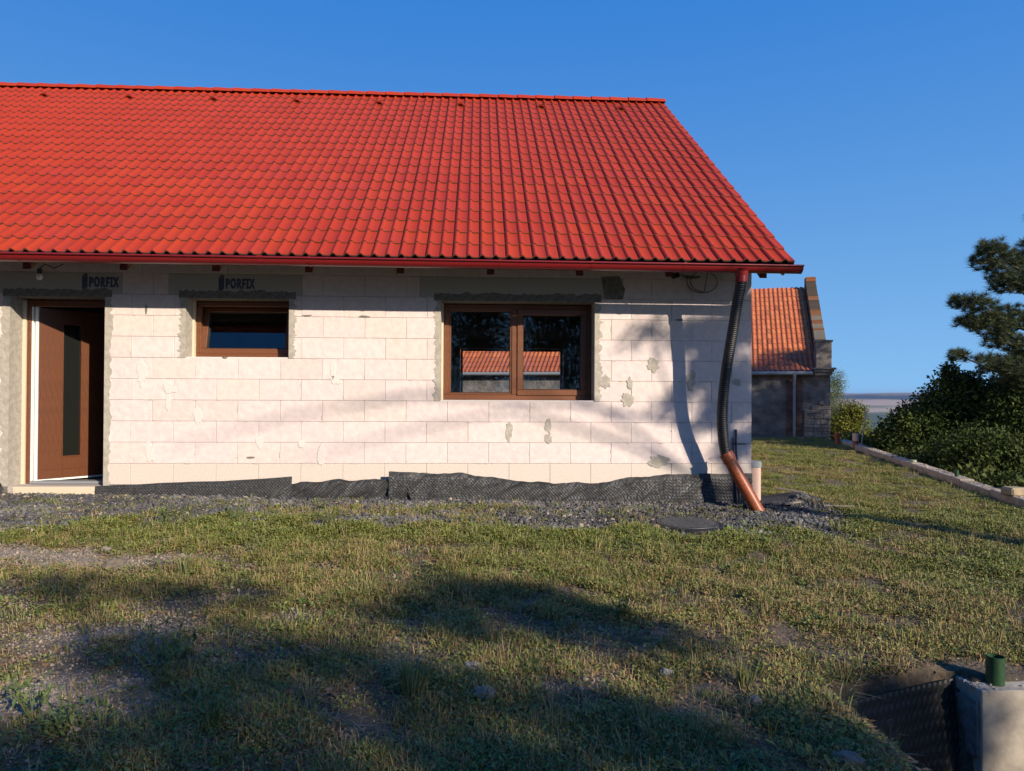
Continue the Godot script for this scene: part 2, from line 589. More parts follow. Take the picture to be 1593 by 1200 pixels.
# ---------------------------------------------------------------- ground and far land
func make_ground() -> void:
	var xs: Array[float] = []
	var zs: Array[float] = []
	var a := -40.0
	while a < 40.01:
		xs.append(a)
		a += 2.0 if a < -12.01 else (0.1 if a < 3.99 else (0.4 if a < 13.99 else 2.0))
	a = -40.0
	while a < 40.01:
		zs.append(a)
		a += 2.0 if a < -14.01 else (0.3 if a < -2.01 else (0.1 if a < 4.79 or (a > 5.39 and a < 6.19) else (0.04 if a < 5.39 else (0.4 if a < 13.99 else 2.0))))
	var rows := []
	var cols := []
	for x in xs:
		var row := PackedVector3Array()
		var col := PackedColorArray()
		for z in zs:
			row.append(Vector3(x, height(x, z), z))
			var g := grassy(x, z)
			var nn := nz.get_noise_2d(x * 90.0, z * 90.0)
			var soil := Color(0.185, 0.12, 0.075).lerp(Color(0.29, 0.205, 0.14), clampf(nn + 0.5, 0, 1))
			var sand := Color(0.46, 0.385, 0.30)
			var grav := Color(0.055, 0.056, 0.06)
			var under := Color(0.15, 0.125, 0.075)
			var c := soil.lerp(under, g * 0.7)
			var left := ss(-3.6, -5.2, x)
			c = c.lerp(sand, left * (1.0 - g) * 0.8)
			if x < 0.9 and z > -0.6:
				var gg := ss(0.25, -0.3, z - gravel_edge(x))
				if x < -7.0: gg *= ss(3.2, 2.2, z)
				c = c.lerp(grav, gg)
			if z > 5.0 and x > -1.6 and x < 3.0: c = c.lerp(Color(0.09, 0.07, 0.05), 0.7)  # shade of the pit painted into its soil colour
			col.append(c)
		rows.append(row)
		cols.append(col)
	var b := MB.new()
	# rows run along x, columns along z: x cross z points down, so flip
	for i in rows.size():
		rows[i].reverse()
		cols[i].reverse()
	b.grid(rows, false, cols)
	tag(part("ground", b.mesh(), M.ground), "", "", "", "structure")
	# far land seen down the valley
	var rs: Array[float] = []
	var r := 36.0
	while r < 9000.0:
		rs.append(r)
		r *= 1.09
	rs.append(9000.0)
	rows = []
	cols = []
	for rd in rs:
		var row := PackedVector3Array()
		var col := PackedColorArray()
		for k in 241:
			var an := TAU * k / 240.0
			var x := cos(an) * rd
			var z := sin(an) * rd
			var y := height(x, z) - 0.35
			var nn := nz.get_noise_2d(x * 0.25, z * 0.25)
			y += nn * ramp([100.0, 1000.0, 5000.0, 6500.0], [0.0, 3.0, 9.0, 16.0], rd)
			row.append(Vector3(x, y, z))
			var c := Color(0.045, 0.065, 0.03)
			if rd > 2900.0:
				var f := nz.get_noise_2d(an * 900.0, rd * 0.12)
				c = Color(0.34, 0.235, 0.165).lerp(Color(0.40, 0.32, 0.22), clampf(f + 0.5, 0, 1))
				if f > 0.28: c = Color(0.12, 0.13, 0.06)
			if rd > 5300.0: c = Color(0.012, 0.024, 0.022)
			if rd > 6300.0: c = Color(0.25, 0.19, 0.13)
			col.append(c)
		rows.append(row)
		cols.append(col)
	var b2 := MB.new()
	for i in rows.size():
		rows[i].reverse()
		cols[i].reverse()
	b2.grid(rows, false, cols)
	tag(part("hills", b2.mesh(), M.terrain), "", "", "", "structure")

# ---------------------------------------------------------------- the house
const BL := 0.4965
var holes := [[-8.85, -7.74, 0.13, 2.40], [-6.83, -5.60, 1.65, 2.40], [-3.82, -1.93, 1.15, 2.40]]

func cut_row(x0: float, x1: float, y0: float, y1: float) -> Array:
	var seg := [[x0, x1]]
	for h in holes:
		if y1 <= h[2] + 0.03 or y0 >= h[3] - 0.01:
			continue
		var out := []
		for s in seg:
			if h[1] <= s[0] or h[0] >= s[1]:
				out.append(s)
			else:
				if h[0] - s[0] > 0.03: out.append([s[0], h[0]])
				if s[1] - h[1] > 0.03: out.append([h[1], s[1]])
		seg = out
	return seg

func block_mesh(w: float, h: float, chip := false) -> ArrayMesh:
	var b := MB.new()
	b.box(Vector3(0, 0, -0.02), Vector3(w - 0.0025, h - 0.0025, 0.04), Basis(), 0.0035)
	return b.mesh()

func make_house() -> void:
	var H := thing("house", "unfinished house of pale aerated concrete blocks under a glossy red tiled roof", "house")
	var LX := -15.0
	# front wall core (the joints show this surface), with the openings left out
	var b := MB.new()
	var cuts := [0.0, -1.93, -3.82, -5.60, -6.83, -7.74, -8.85, LX]
	for i in cuts.size() - 1:
		var xa: float = cuts[i + 1]
		var xb: float = cuts[i]
		var done := false
		for h in holes:
			if absf(h[0] - xa) < 0.01 and absf(h[1] - xb) < 0.01:
				b.span(xa, xb, 2.40, 3.04, -0.375, -0.012)
				b.span(xa, xb, -0.6, h[2], -0.375, -0.012)
				done = true
		if not done:
			b.span(xa, xb, -0.6, 3.04, -0.375, -0.012)
	var W := part("front_wall", b.mesh(), M.joint, H)
	# blocks, one by one
	var ys := [0.15, 0.40, 0.65, 0.90, 1.15, 1.40, 1.65, 1.90, 2.15, 2.40, 2.65, 2.90, 3.03]
	var far := MB.new()
	for r in ys.size() - 1:
		var y0: float = ys[r]
		var y1: float = ys[r + 1]
		var phase := 0.0 if r % 2 == 0 else 0.25
		if r == 9: phase = 0.25
		if r == 10: phase = 0.12
		if r == 11: phase = 0.37
		var segs: Array = cut_row(LX, 0.0, y0, y1)
		if r == 9:
			segs = [[LX, -9.62], [-7.56, -7.02], [-5.46, -4.06], [-1.60, 0.0]]
		for s in segs:
			var x: float = s[1]
			var first := true
			while x > s[0] + 0.02:
				var k := floorf((-x + phase + 0.001) / BL) + 1.0
				var nx: float = maxf(s[0], -(k * BL) + phase)
				if nx >= x - 0.02: nx = maxf(s[0], nx - BL)
				if nx - s[0] < 0.06: nx = s[0]
				var w := x - nx
				if nx < -10.3:
					far.box(Vector3((x + nx) * 0.5, (y0 + y1) * 0.5, -0.02), Vector3(w - 0.004, y1 - y0 - 0.004, 0.04), Basis(), 0.002)
				else:
					var m: StandardMaterial3D = M.block_base if r == 0 else M.block[rng.randi() % M.block.size()]
					var p := part("block", block_mesh(w, y1 - y0), m, W, Transform3D(Basis(Vector3.UP, rr(-0.004, 0.004)) * Basis(Vector3.RIGHT, rr(-0.007, 0.007)), Vector3((x + nx) * 0.5, (y0 + y1) * 0.5, rr(-0.002, 0.0025))))
					p.set_meta("_b", 1)
				x = nx
	tag(part("far_blocks", far.mesh(), M.block[0], W), "", "", "", "stuff")
	# plinth under the blocks
	var pl := MB.new()
	pl.span(LX, -8.85, -0.6, 0.146, -0.37, -0.004)
	pl.span(-7.74, -0.002, -0.6, 0.146, -0.37, -0.004)
	part("plinth", pl.mesh(), M.concrete_dark, H)
	# lintels with printed blue lettering
	for q in [[-9.62, -7.56, -8.02, -7.62], [-7.02, -5.46, -6.44, -6.06], [-4.06, -1.84, 0, 0]]:
		var lb := MB.new()
		lb.span(q[0] + 0.003, q[1] - 0.003, 2.402, 2.648, -0.06, 0.002, 0.004)
		var L := part("lintel", lb.mesh(), M.lintel, H)
		if q[2] != 0:
			var x0: float = q[2]
			var ic := MB.new()
			ic.span(x0, x0 + 0.034, 2.45, 2.60, 0.0021, 0.0028)
			ic.quad(Vector3(x0 + 0.035, 2.45, 0.0026), Vector3(x0 + 0.064, 2.475, 0.0026), Vector3(x0 + 0.064, 2.635, 0.0026), Vector3(x0 + 0.035, 2.60, 0.0026))
			ic.quad(Vector3(x0, 2.604, 0.0026), Vector3(x0 + 0.035, 2.604, 0.0026), Vector3(x0 + 0.064, 2.638, 0.0026), Vector3(x0 + 0.029, 2.638, 0.0026))
			part("printed_mark", ic.mesh(), M.logo, L)
			var tm := TextMesh.new()
			tm.text = "PORFIX"
			var sf := SystemFont.new()
			sf.font_names = PackedStringArray(["Droid Sans"])
			sf.font_weight = 700
			var fv := FontVariation.new()
			fv.base_font = sf
			fv.variation_embolden = 1.3
			tm.font = fv
			tm.font_size = 64
			tm.pixel_size = 0.0021
			tm.depth = 0.001
			part("printed_word", tm, M.logo, L, Transform3D(Basis().scaled(Vector3(0.70, 1.12, 1.0)), Vector3(x0 + 0.245, 2.528, 0.0032)))
	# dark mortar filling beside the big lintel and in the bed joint over the row
	b = MB.new()
	jag(b, PackedVector2Array([Vector2(-1.86, 2.67), Vector2(-1.64, 2.68), Vector2(-1.62, 2.6), Vector2(-1.57, 2.52), Vector2(-1.60, 2.40), Vector2(-1.80, 2.40), Vector2(-1.82, 2.5), Vector2(-1.85, 2.58)]), 0.003, 0.004)
	part("mortar_patch", b.mesh(), M.mortar_dark, H)
	# plaster bands round the openings (irregular outer edge) and reveals
	for h in holes:
		var x0: float = h[0]
		var x1: float = h[1]
		var y0: float = h[2]
		var y1: float = 2.36
		var door: bool = h[2] < 0.5
		for side in 3:
			b = MB.new()
			var inner: Array[Vector2] = []
			var outer: Array[Vector2] = []
			var steps := 60
			for i in steps + 1:
				var t := float(i) / steps
				var wob: float = absf(nz.get_noise_2d(t * 900.0 + x0 * 100, side * 70.0)) * 0.09 + 0.02 * nz.get_noise_2d(t * 4200.0, side * 70.0 + x0 * 30) + rr(0, 0.006)
				if side == 2:
					var xx := lerpf(x0 - 0.07, x1 + 0.07, t)
					inner.append(Vector2(xx, y1))
					outer.append(Vector2(xx, y1 + 0.075 + wob * 0.6))
				else:
					var yy := lerpf(y0, y1, t)
					var dx: float = (0.035 + wob) * (-1.0 if side == 0 else 1.0)
					if door and side == 0: dx *= 1.5
					inner.append(Vector2(x0 if side == 0 else x1, yy))
					outer.append(Vector2((x0 if side == 0 else x1) + dx, yy))
			for i in steps:
				var f := func(q: Vector2, z: float) -> Vector3: return Vector3(q.x, q.y, z)
				b.quad_out(f.call(inner[i], 0.006), f.call(inner[i + 1], 0.006), f.call(outer[i + 1], 0.005), f.call(outer[i], 0.005), Vector3.BACK)
				var o := outer[i] - inner[i]
				b.quad_out(f.call(outer[i], 0.005), f.call(outer[i + 1], 0.005), f.call(outer[i + 1], -0.02), f.call(outer[i], -0.02), Vector3(o.x, o.y, 0))
			# reveal lining
			if side == 0:
				b.span(x0 - 0.01, x0 + 0.012, y0, y1, -0.36, 0.006)
			elif side == 1:
				b.span(x1 - 0.012, x1 + 0.01, y0, y1, -0.36, 0.006)
			else:
				b.span(x0, x1, y1, 2.402, -0.36, 0.006)
			part("plaster_band", b.mesh(), M.mortar if side < 2 else M.mortar_dark, H)
		if not door:
			b = MB.new()
			b.span(x0 + 0.012, x1 - 0.012, y0, y0 + 0.014, -0.34, -0.01)
			part("sill_bed", b.mesh(), M.white_patch, H)
			# strip of insulation board beside the frame
			b = MB.new()
			b.span(x0 + 0.012, x0 + 0.034, y0 + 0.014, y1, -0.30, -0.20)
			part("foam_strip", b.mesh(), M.insul, H)
	# mortar and filler patches on the blocks
	for q in [[-7.32, 1.47, 0.05, 0.15], [-7.0, 1.29, 0.07, 0.07], [-7.01, 1.12, 0.03, 0.1], [-7.226, 0.53, 0.045, 0.13], [-6.665, 0.97, 0.05, 0.10], [-5.95, 0.66, 0.045, 0.07], [-5.445, 0.64, 0.04, 0.05], [-5.217, 0.50, 0.04, 0.14], [-5.09, 1.52, 0.03, 0.11], [-5.06, 1.40, 0.07, 0.05]]:
		b = MB.new()
		jag(b, blob(q[0], q[1], q[2], q[3]), 0.002, 0.004)
		part("filler_patch", b.mesh(), M.white_patch, H)
	for q in [[-2.978, 0.79, 0.04, 0.12], [-2.503, 0.85, 0.04, 0.08], [-2.503, 0.70, 0.045, 0.06], [-1.224, 1.60, 0.07, 0.09], [-0.755, 1.42, 0.06, 0.11], [-1.508, 1.373, 0.035, 0.07], [-1.531, 1.18, 0.075, 0.085], [-1.81, 1.40, 0.06, 0.08], [-1.149, 0.43, 0.12, 0.075], [-0.187, 1.396, 0.05, 0.045], [-8.95, 1.6, 0.07, 0.2], [-9.0, 1.15, 0.1, 0.25]]:
		b = MB.new()
		jag(b, blob(q[0], q[1], q[2], q[3]), 0.002, 0.004)
		part("mortar_patch", b.mesh(), M.mortar, H)
	# chips and open joints
	b = MB.new()
	for q in [[-6.36, 1.655, 0.035, 0.012], [-4.72, 2.158, 0.075, 0.014], [-7.28, 2.22, 0.012, 0.06], [-0.16, 0.64, 0.10, 0.012], [-0.9, 2.155, 0.06, 0.012], [-5.4, 2.165, 0.06, 0.01], [-6.05, 0.47, 0.05, 0.012], [-0.75, 2.68, 0.10, 0.02]]:
		jag(b, blob(q[0], q[1], q[2], q[3], 10), 0.001, 0.003)
	tag(part("open_joints", b.mesh(), M.mortar_dark, H), "", "", "", "stuff")
	# small chips along the block edges
	b = MB.new()
	for k in 110:
		var row := rng.randi_range(0, 7)
		var cy := 0.40 + 0.25 * row
		var cx := -rr(0.1, 7.6)
		var upright := rng.randf() < 0.4
		if upright:
			cx = -BL * rng.randi_range(1, 15) + (0.25 if row % 2 == 0 else 0.0)
			cy += rr(0.02, 0.2)
		var inside := false
		for h in holes:
			if cx > h[0] - 0.16 and cx < h[1] + 0.16 and cy > h[2] - 0.07: inside = true
		if inside: continue
		if upright:
			jag(b, blob(cx, cy, rr(0.004, 0.007), rr(0.01, 0.035), 9), 0.002, 0.002)
		else:
			jag(b, blob(cx, cy, rr(0.01, 0.05), rr(0.003, 0.007), 9), 0.002, 0.002)
	tag(part("edge_chips", b.mesh(), M.joint, H), "", "", "", "stuff")

	make_door(H)
	make_windows(H)
	make_rooms(H)
	make_roof(H)

func make_door(H: Node) -> void:
	var D := Node3D.new()
	D.name = "door"
	H.add_child(D)
	var b := MB.new()
	# frame: left jamb, head, right jamb
	b.span(-8.795, -8.752, 0.13, 2.345, -0.33, -0.25, 0.004)
	part("jamb", b.mesh(), M.wood, D)
	b = MB.new()
	b.span(-7.83, -7.752, 0.13, 2.345, -0.33, -0.25, 0.004)
	part("jamb", b.mesh(), M.wood, D)
	b = MB.new()
	b.span(-8.752, -7.83, 2.27, 2.345, -0.33, -0.25, 0.004)
	part("head", b.mesh(), M.wood_h, D)
	b = MB.new()
	b.span(-8.838, -8.797, 0.13, 2.345, -0.32, -0.235)
	part("foam_strip", b.mesh(), M.insul, D)
	# pale profiled edge strip of the frame rebate
	b = MB.new()
	b.span(-8.751, -8.730, 0.16, 2.268, -0.34, -0.262, 0.004)
	b.span(-8.729, -8.712, 0.16, 2.268, -0.345, -0.30, 0.004)
	b.span(-8.711, -8.676, 0.16, 2.268, -0.35, -0.27, 0.004)
	part("rebate_strip", b.mesh(), M.alu, D)
	# threshold
	b = MB.new()
	b.span(-8.72, -7.84, 0.135, 0.165, -0.36, -0.2, 0.004)
	part("threshold", b.mesh(), M.zinc, D)
	b = MB.new()
	b.span(-8.78, -7.84, -0.05, 0.125, -0.3, 0.02, 0.006)
	part("step_board", b.mesh(), M.insul, D)
	# leaf standing open inwards
	var L := Node3D.new()
	L.name = "door_leaf"
	D.add_child(L)
	L.position = Vector3(-8.672, 0.175, -0.285)
	L.rotation.y = deg_to_rad(50.0)
	b = MB.new()
	var y1 := 2.085
	var g0 := 0.27
	var g1 := 0.47
	b.span(0, g0, 0, y1, -0.065, 0.0, 0.004)
	b.span(g1, 0.93, 0, y1, -0.065, 0.0, 0.004)
	part("leaf_stile", b.mesh(), M.wood_door, L)
	b = MB.new()
	b.span(g0, g1, 0, 0.27, -0.064, -0.001)
	b.span(g0, g1, 1.90, y1, -0.064, -0.001)
	part("leaf_rail", b.mesh(), M.wood_door, L)
	b = MB.new()
	b.span(0.06, 0.93, 0.11, 0.122, 0.0, 0.004)
	b.span(g0 - 0.012, g0, 0.258, 1.912, 0.0, 0.006)
	b.span(g1, g1 + 0.012, 0.258, 1.912, 0.0, 0.006)
	b.span(g0, g1, 0.258, 0.27, 0.0, 0.006)
	part("leaf_moulding", b.mesh(), M.wood_door, L)
	b = MB.new()
	b.span(0.0, 0.93, -0.022, -0.001, -0.05, 0.004)
	part("leaf_seal", b.mesh(), M.alu, L)
	b = MB.new()
	b.span(g0, g1, 0.27, 1.90, -0.04, -0.026)
	part("leaf_pane", b.mesh(), M.glass_dim, L)
	b = MB.new()
	b.tube([Vector3(0.86, 0.93, 0.0), Vector3(0.86, 0.93, 0.05), Vector3(0.75, 0.93, 0.05)], 0.011, 8)
	part("handle", b.mesh(), M.alu, L)

func rail(b: MB, x0: float, x1: float, y0: float, y1: float, w: float, z0: float, z1: float) -> void:
	b.span(x0, x1, y0, y0 + w, z0, z1, 0.006)
	b.span(x0, x1, y1 - w, y1, z0, z1, 0.006)
	b.span(x0, x0 + w, y0 + w, y1 - w, z0, z1, 0.006)
	b.span(x1 - w, x1, y0 + w, y1 - w, z0, z1, 0.006)

func make_windows(H: Node) -> void:
	# wide two-light window
	var b := MB.new()
	rail(b, -3.786, -1.945, 1.164, 2.352, 0.068, -0.33, -0.25)
	b.span(-2.94, -2.865, 1.232, 2.284, -0.33, -0.25, 0.006)
	var w := part("window", b.mesh(), M.wood, H)
	b = MB.new()
	rail(b, -2.872, -2.006, 1.222, 2.294, 0.072, -0.315, -0.232)
	part("sash", b.mesh(), M.wood, w)
	b = MB.new()
	rail(b, -3.722, -2.935, 1.228, 2.288, 0.026, -0.318, -0.262)
	part("glazing_bead", b.mesh(), M.wood, w)
	b = MB.new()
	rail(b, -2.80, -2.078, 1.294, 2.222, 0.008, -0.30, -0.245)
	rail(b, -3.697, -2.96, 1.253, 2.263, 0.006, -0.31, -0.268)
	part("gasket", b.mesh(), M.gasket, w)
	b = MB.new()
	b.span(-2.81, -2.07, 1.285, 2.23, -0.285, -0.281)
	part("pane", b.mesh(), M.glass, w)
	b = MB.new()
	b.span(-3.70, -2.955, 1.25, 2.266, -0.291, -0.287)
	part("pane", b.mesh(), M.glass, w)
	b = MB.new()
	b.span(-3.80, -1.94, 1.146, 1.163, -0.33, -0.225, 0.003)
	part("sill", b.mesh(), M.wood_h, w)
	# small tilted window
	b = MB.new()
	rail(b, -6.794, -5.615, 1.664, 2.352, 0.058, -0.33, -0.25)
	w = part("window", b.mesh(), M.wood, H)
	var piv := Transform3D(Basis(Vector3.RIGHT, deg_to_rad(-13.0)), Vector3(-6.2045, 1.715, -0.262))
	b = MB.new()
	rail(b, -0.54, 0.54, 0.0, 0.60, 0.066, -0.07, 0.012)
	part("tilted_sash", b.mesh(), M.wood, w, piv)
	b = MB.new()
	rail(b, -0.474, 0.474, 0.066, 0.534, 0.007, -0.06, 0.003)
	part("gasket", b.mesh(), M.gasket, w, piv)
	b = MB.new()
	b.span(-0.482, 0.482, 0.058, 0.542, -0.034, -0.030)
	part("pane", b.mesh(), M.glass, w, piv)
	b = MB.new()
	b.span(-6.80, -5.61, 1.646, 1.663, -0.33, -0.225, 0.003)
	part("sill", b.mesh(), M.wood_h, w)

func make_rooms(H: Node) -> void:
	var LX := -15.0
	var b := MB.new()
	b.span(LX, 0.0, -0.5, 0.128, -10.4, -0.376)
	part("floor_slab", b.mesh(), M.floor, H)
	b = MB.new()
	b.span(LX, 0.0, 2.62, 2.74, -10.02, -0.38)
	part("ceiling", b.mesh(), M.inside, H)
	# partitions
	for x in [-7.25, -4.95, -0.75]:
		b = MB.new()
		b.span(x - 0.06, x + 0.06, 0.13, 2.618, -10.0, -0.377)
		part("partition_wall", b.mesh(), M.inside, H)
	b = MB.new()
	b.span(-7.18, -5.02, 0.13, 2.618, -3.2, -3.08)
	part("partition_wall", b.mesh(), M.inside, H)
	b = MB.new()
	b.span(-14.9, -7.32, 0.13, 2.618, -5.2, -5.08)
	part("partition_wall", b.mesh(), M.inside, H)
	# back wall with one opening
	b = MB.new()
	b.span(LX, -3.83, -0.5, 3.04, -10.4, -10.02)
	b.span(-1.13, 0.0, -0.5, 3.04, -10.4, -10.02)
	b.span(-3.83, -1.13, -0.5, 1.17, -10.4, -10.02)
	b.span(-3.83, -1.13, 2.42, 3.04, -10.4, -10.02)
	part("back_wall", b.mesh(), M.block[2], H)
	b = MB.new()
	rail(b, -3.82, -1.14, 1.18, 2.41, 0.06, -10.25, -10.18)
	part("back_window", b.mesh(), M.wood, H)
	# right gable: courses of blocks up to the ridge
	b = MB.new()
	b.span(-0.375, -0.016, -0.5, 3.04, -10.0, -0.376)
	b.quad(Vector3(-0.012, 3.03, -0.2), Vector3(-0.012, 3.03, -10.2), Vector3(-0.012, 6.55, -5.2), Vector3(-0.012, 6.55, -5.2))
	var G := part("gable_wall", b.mesh(), M.joint, H)
	b = MB.new()
	var y := -0.1
	var k := 0
	while y < 6.5:
		var z0 := -0.042
		var z1 := -10.4
		if y > 2.9:
			var d := (y + 0.25 - 3.0) / 0.716
			z0 = -0.1 - d
			z1 = -10.3 + d
		var z := z0
		var step := 0.25 if k % 2 else BL
		while z > z1 + 0.05:
			var zn := maxf(z - step, z1)
			b.box(Vector3(-0.02, y + 0.125, (z + zn) * 0.5), Vector3(0.03, 0.247, z - zn - 0.004), Basis(), 0.002)
			z = zn
			step = BL
		y += 0.25
		k += 1
	tag(part("gable_blocks", b.mesh(), M.block[1], G), "", "", "", "stuff")

func tile_mesh(col: Color, verge := false) -> ArrayMesh:
	var b := MB.new()
	var W := 0.2998
	var pr: Array[Vector2] = []
	for wv in 2:
		var o := wv * 0.15
		for k in 9:
			var t := k / 8.0
			pr.append(Vector2(o + 0.004 + 0.070 * t, 0.030 * sin(PI * t) + (0.002 if k == 8 else 0.0)))
		pr.append(Vector2(o + 0.110, -0.002))
	pr.append(Vector2(W, 0.0))
	var rows := []
	for s in [0.0, 0.015, 0.41]:
		var row := PackedVector3Array()
		for p in pr:
			row.append(Vector3(p.x, p.y + 0.022 * (1.0 - s / 0.41) - (0.003 if s == 0.0 else 0.0), -s))
		rows.append(row)
	for r in rows: r.reverse()
	b.cc = col
	b.grid(rows)
	# cut lower edge, weathered brown
	b.cc = Color(0.12, 0.062, 0.045)
	for i in pr.size() - 1:
		var a := Vector3(pr[i].x, pr[i].y + 0.019, 0)
		var d := Vector3(pr[i + 1].x, pr[i + 1].y + 0.019, 0)
		b.quad_out(a, d, d + Vector3(0, -0.016, 0.001), a + Vector3(0, -0.016, 0.001), Vector3.BACK)
	b.cc = col * 0.9
	var e := Vector3(W, 0.02, 0)
	var drop := -0.09 if verge else -0.016
	b.quad_out(e, Vector3(W, -0.001, -0.41), Vector3(W, -0.001 + drop, -0.41), e + Vector3(0, drop, 0), Vector3.RIGHT)
	if verge:
		b.quad_out(e, e + Vector3(0, drop, 0), e + Vector3(-0.012, drop, 0), e + Vector3(-0.012, 0, 0), Vector3.BACK)
	return b.mesh()

func make_roof(H: Node) -> void:
	var tb := 0.716
	var be := atan(tb)
	var X1 := 0.245
	var NR := 21
	var ST := 5.85 / cos(be) / 21.0
	var RX := Transform3D(Basis(Vector3.RIGHT, Vector3(0, cos(be), sin(be)), Vector3(0, -sin(be), cos(be))), Vector3(0, 2.755, 0.65))
	# deck and underlay
	var b := MB.new()
	b.box(Vector3(-7.4, -0.06, -3.56), Vector3(15.2, 0.02, 7.16))
	var R := part("roof", b.mesh(), M.dark, H, RX)
	var back := Transform3D(Basis(Vector3.UP, PI), Vector3(0, 0, -10.4)) * RX
	b = MB.new()
	b.box(Vector3(7.4, -0.06, -3.56), Vector3(15.2, 0.02, 7.16))
	part("back_deck", b.mesh(), M.dark, H, back)
	# tiles
	var cols := [Color(0.375, 0.040, 0.017), Color(0.355, 0.037, 0.017), Color(0.395, 0.044, 0.019), Color(0.365, 0.042, 0.022)]
	var tm := []
	var tv := []
	for c in cols:
		tm.append(tile_mesh(c))
		tv.append(tile_mesh(c, true))
	var rest := []
	var restc := []
	var brest := []
	for r in NR:
		for k in 51:
			var x := X1 - 0.30 * (k + 1)
			var q := Transform3D(Basis(Vector3.RIGHT, rr(-0.004, 0.004)) * Basis(Vector3.BACK, rr(-0.006, 0.006)), Vector3(x + rr(-0.0006, 0.0006), rr(0, 0.0015), -ST * r + rr(-0.002, 0.002)))
			if k == 0:
				part("verge_tile", tv[rng.randi() % 4], M.tile, R, q)
			elif r < 9 and k < 33:
				part("roof_tile", tm[rng.randi() % 4], M.tile, R, q)
			else:
				rest.append(q)
				restc.append(Color.WHITE * rr(0.94, 1.05))
			brest.append(Transform3D(Basis(), Vector3(-X1 + 0.30 * k, 0, -ST * r)))
	tag(scatter("upper_roof_tiles", tile_mesh(cols[0]), M.tile, rest, restc, R), "", "", "", "stuff")
	var bk := Node3D.new()
	var bm := scatter("back_roof_tiles", tile_mesh(cols[1]), M.tile, brest, [], H)
	bm.transform = back
	tag(bm, "", "", "", "stuff")
	bk.free()
	# ridge caps
	var ry := 2.745 + tb * 5.85 + 0.045
	for k in 42:
		var x := X1 + 0.02 - 0.36 * k
		b = MB.new()
		b.cc = cols[k % 4]
		var rows := []
		for e in [0.0, -0.37]:
			var row := PackedVector3Array()
			for i in 11:
				var a := PI * i / 10.0
				var rad := 0.098 + (0.020 if e < -0.1 else 0.0)
				row.append(Vector3(e, sin(a) * rad * 0.85, cos(a) * rad))
			rows.append(row)
		for i in rows.size(): rows[i].reverse()
		b.grid(rows)
		b.cc = Color(0.2, 0.09, 0.06)
		for e in 2:
			for i in 10:
				b.tri_out(rows[e][i], rows[e][i + 1], Vector3(rows[e][0].x, 0, 0), Vector3(1 if e == 0 else -1, 0, 0))
		part("ridge_tile", b.mesh(), M.tile, H, Transform3D(Basis(Vector3.BACK, rr(-0.006, 0.006)), Vector3(x, ry - 0.035, -5.2)))
	# ventilation tiles near the ridge
	for k in 9:
		b = MB.new()
		b.cc = cols[1]
		var rows := []
		for i in 6:
			var t := i / 5.0
			var row := PackedVector3Array()
			for j in 9:
				var a := PI * j / 8.0
				row.append(Vector3(cos(a) * 0.085, sin(a) * 0.075 * (1.0 - t), -0.3 * t))
			rows.append(row)
		b.grid(rows)
		b.cc = Color(0.05, 0.02, 0.015)
		for j in 8:
			b.tri_out(rows[0][j] * 0.72 + Vector3(0, 0, -0.02), rows[0][j + 1] * 0.72 + Vector3(0, 0, -0.02), Vector3(0, 0.0, -0.02), Vector3.BACK)
			b.cc = cols[1] * 0.8
			b.quad_out(rows[0][j], rows[0][j + 1], rows[0][j + 1] * 0.72, rows[0][j] * 0.72, Vector3.BACK)
			b.cc = Color(0.05, 0.02, 0.015)
		part("vent_tile", b.mesh(), M.tile, R, Transform3D(Basis(), Vector3(X1 - 0.96 - 1.5 * k, 0.012, -ST * 19.0)))
	# eaves closing strip (dark, set back under the tiles)
	b = MB.new()
	b.span(-14.9, X1 - 0.02, -0.055, 0.0, -0.10, -0.05)
	part("eaves_strip", b.mesh(), M.dark, R)
	# bargeboard
	b = MB.new()
	b.span(X1 - 0.05, X1 - 0.022, -0.22, -0.07, -7.1, -0.12)
	part("bargeboard", b.mesh(), M.raft, R)
	# rafters: cut plumb at the tail
	for x in [-0.03, -1.14, -2.19, -3.22, -4.25, -5.285, -6.32, -7.34, -8.395, -9.43, -10.46]:
		b = MB.new()
		var zt := 0.42
		var top := 2.745 + (0.65 - zt) * tb - 0.095
		var bot := top - 0.20
		for q in 2:
			var x0: float = x - 0.04 if q == 0 else x - 0.038
			var x1: float = x - 0.0385 if q == 0 else x + 0.04
			if q == 0: continue
			var A := Vector3(x0, bot, zt)
			var B := Vector3(x0, top, zt)
			var C := Vector3(x0, top + tb * 3.0, zt - 3.0)
			var Dd := Vector3(x0, bot + tb * 3.0, zt - 3.0)
			var o := Vector3(x1 - x0, 0, 0)
			b.quad_out(A, B, C, Dd, Vector3.LEFT)
			b.quad_out(A + o, B + o, C + o, Dd + o, Vector3.RIGHT)
			b.quad_out(A, A + o, B + o, B, Vector3.BACK)
			b.quad_out(A, A + o, Dd + o, Dd, Vector3.DOWN)
			b.quad_out(B, B + o, C + o, C, Vector3.UP)
		var rf := part("rafter", b.mesh(), M.raft, H)
		b = MB.new()
		b.span(x - 0.041, x + 0.043, bot - 0.004, top - 0.01, zt + 0.001, zt + 0.012)
		part("painted_end", b.mesh(), M.raft_red, rf)
	# gutter with brackets, end cap and outlet
	b = MB.new()
	var gx0 := -15.0
	var gx1 := 0.285
	var gr := 0.075
	var rows := []
	var prof: Array[Vector2] = []
	for i in 13:
		var a := PI + PI * i / 12.0
		prof.append(Vector2(0.0 - cos(a) * gr * -1.0, sin(a) * gr))
	# outer skin, from back edge round to front lip, then the rolled bead, then the inner skin
	var sk: Array[Vector2] = []
	for p in prof: sk.append(p)
	for i in 7:
		var a := PI + TAU * i / 8.0 
		sk.append(Vector2(gr + 0.011 + cos(a) * 0.011, 0.004 - sin(a) * 0.011))
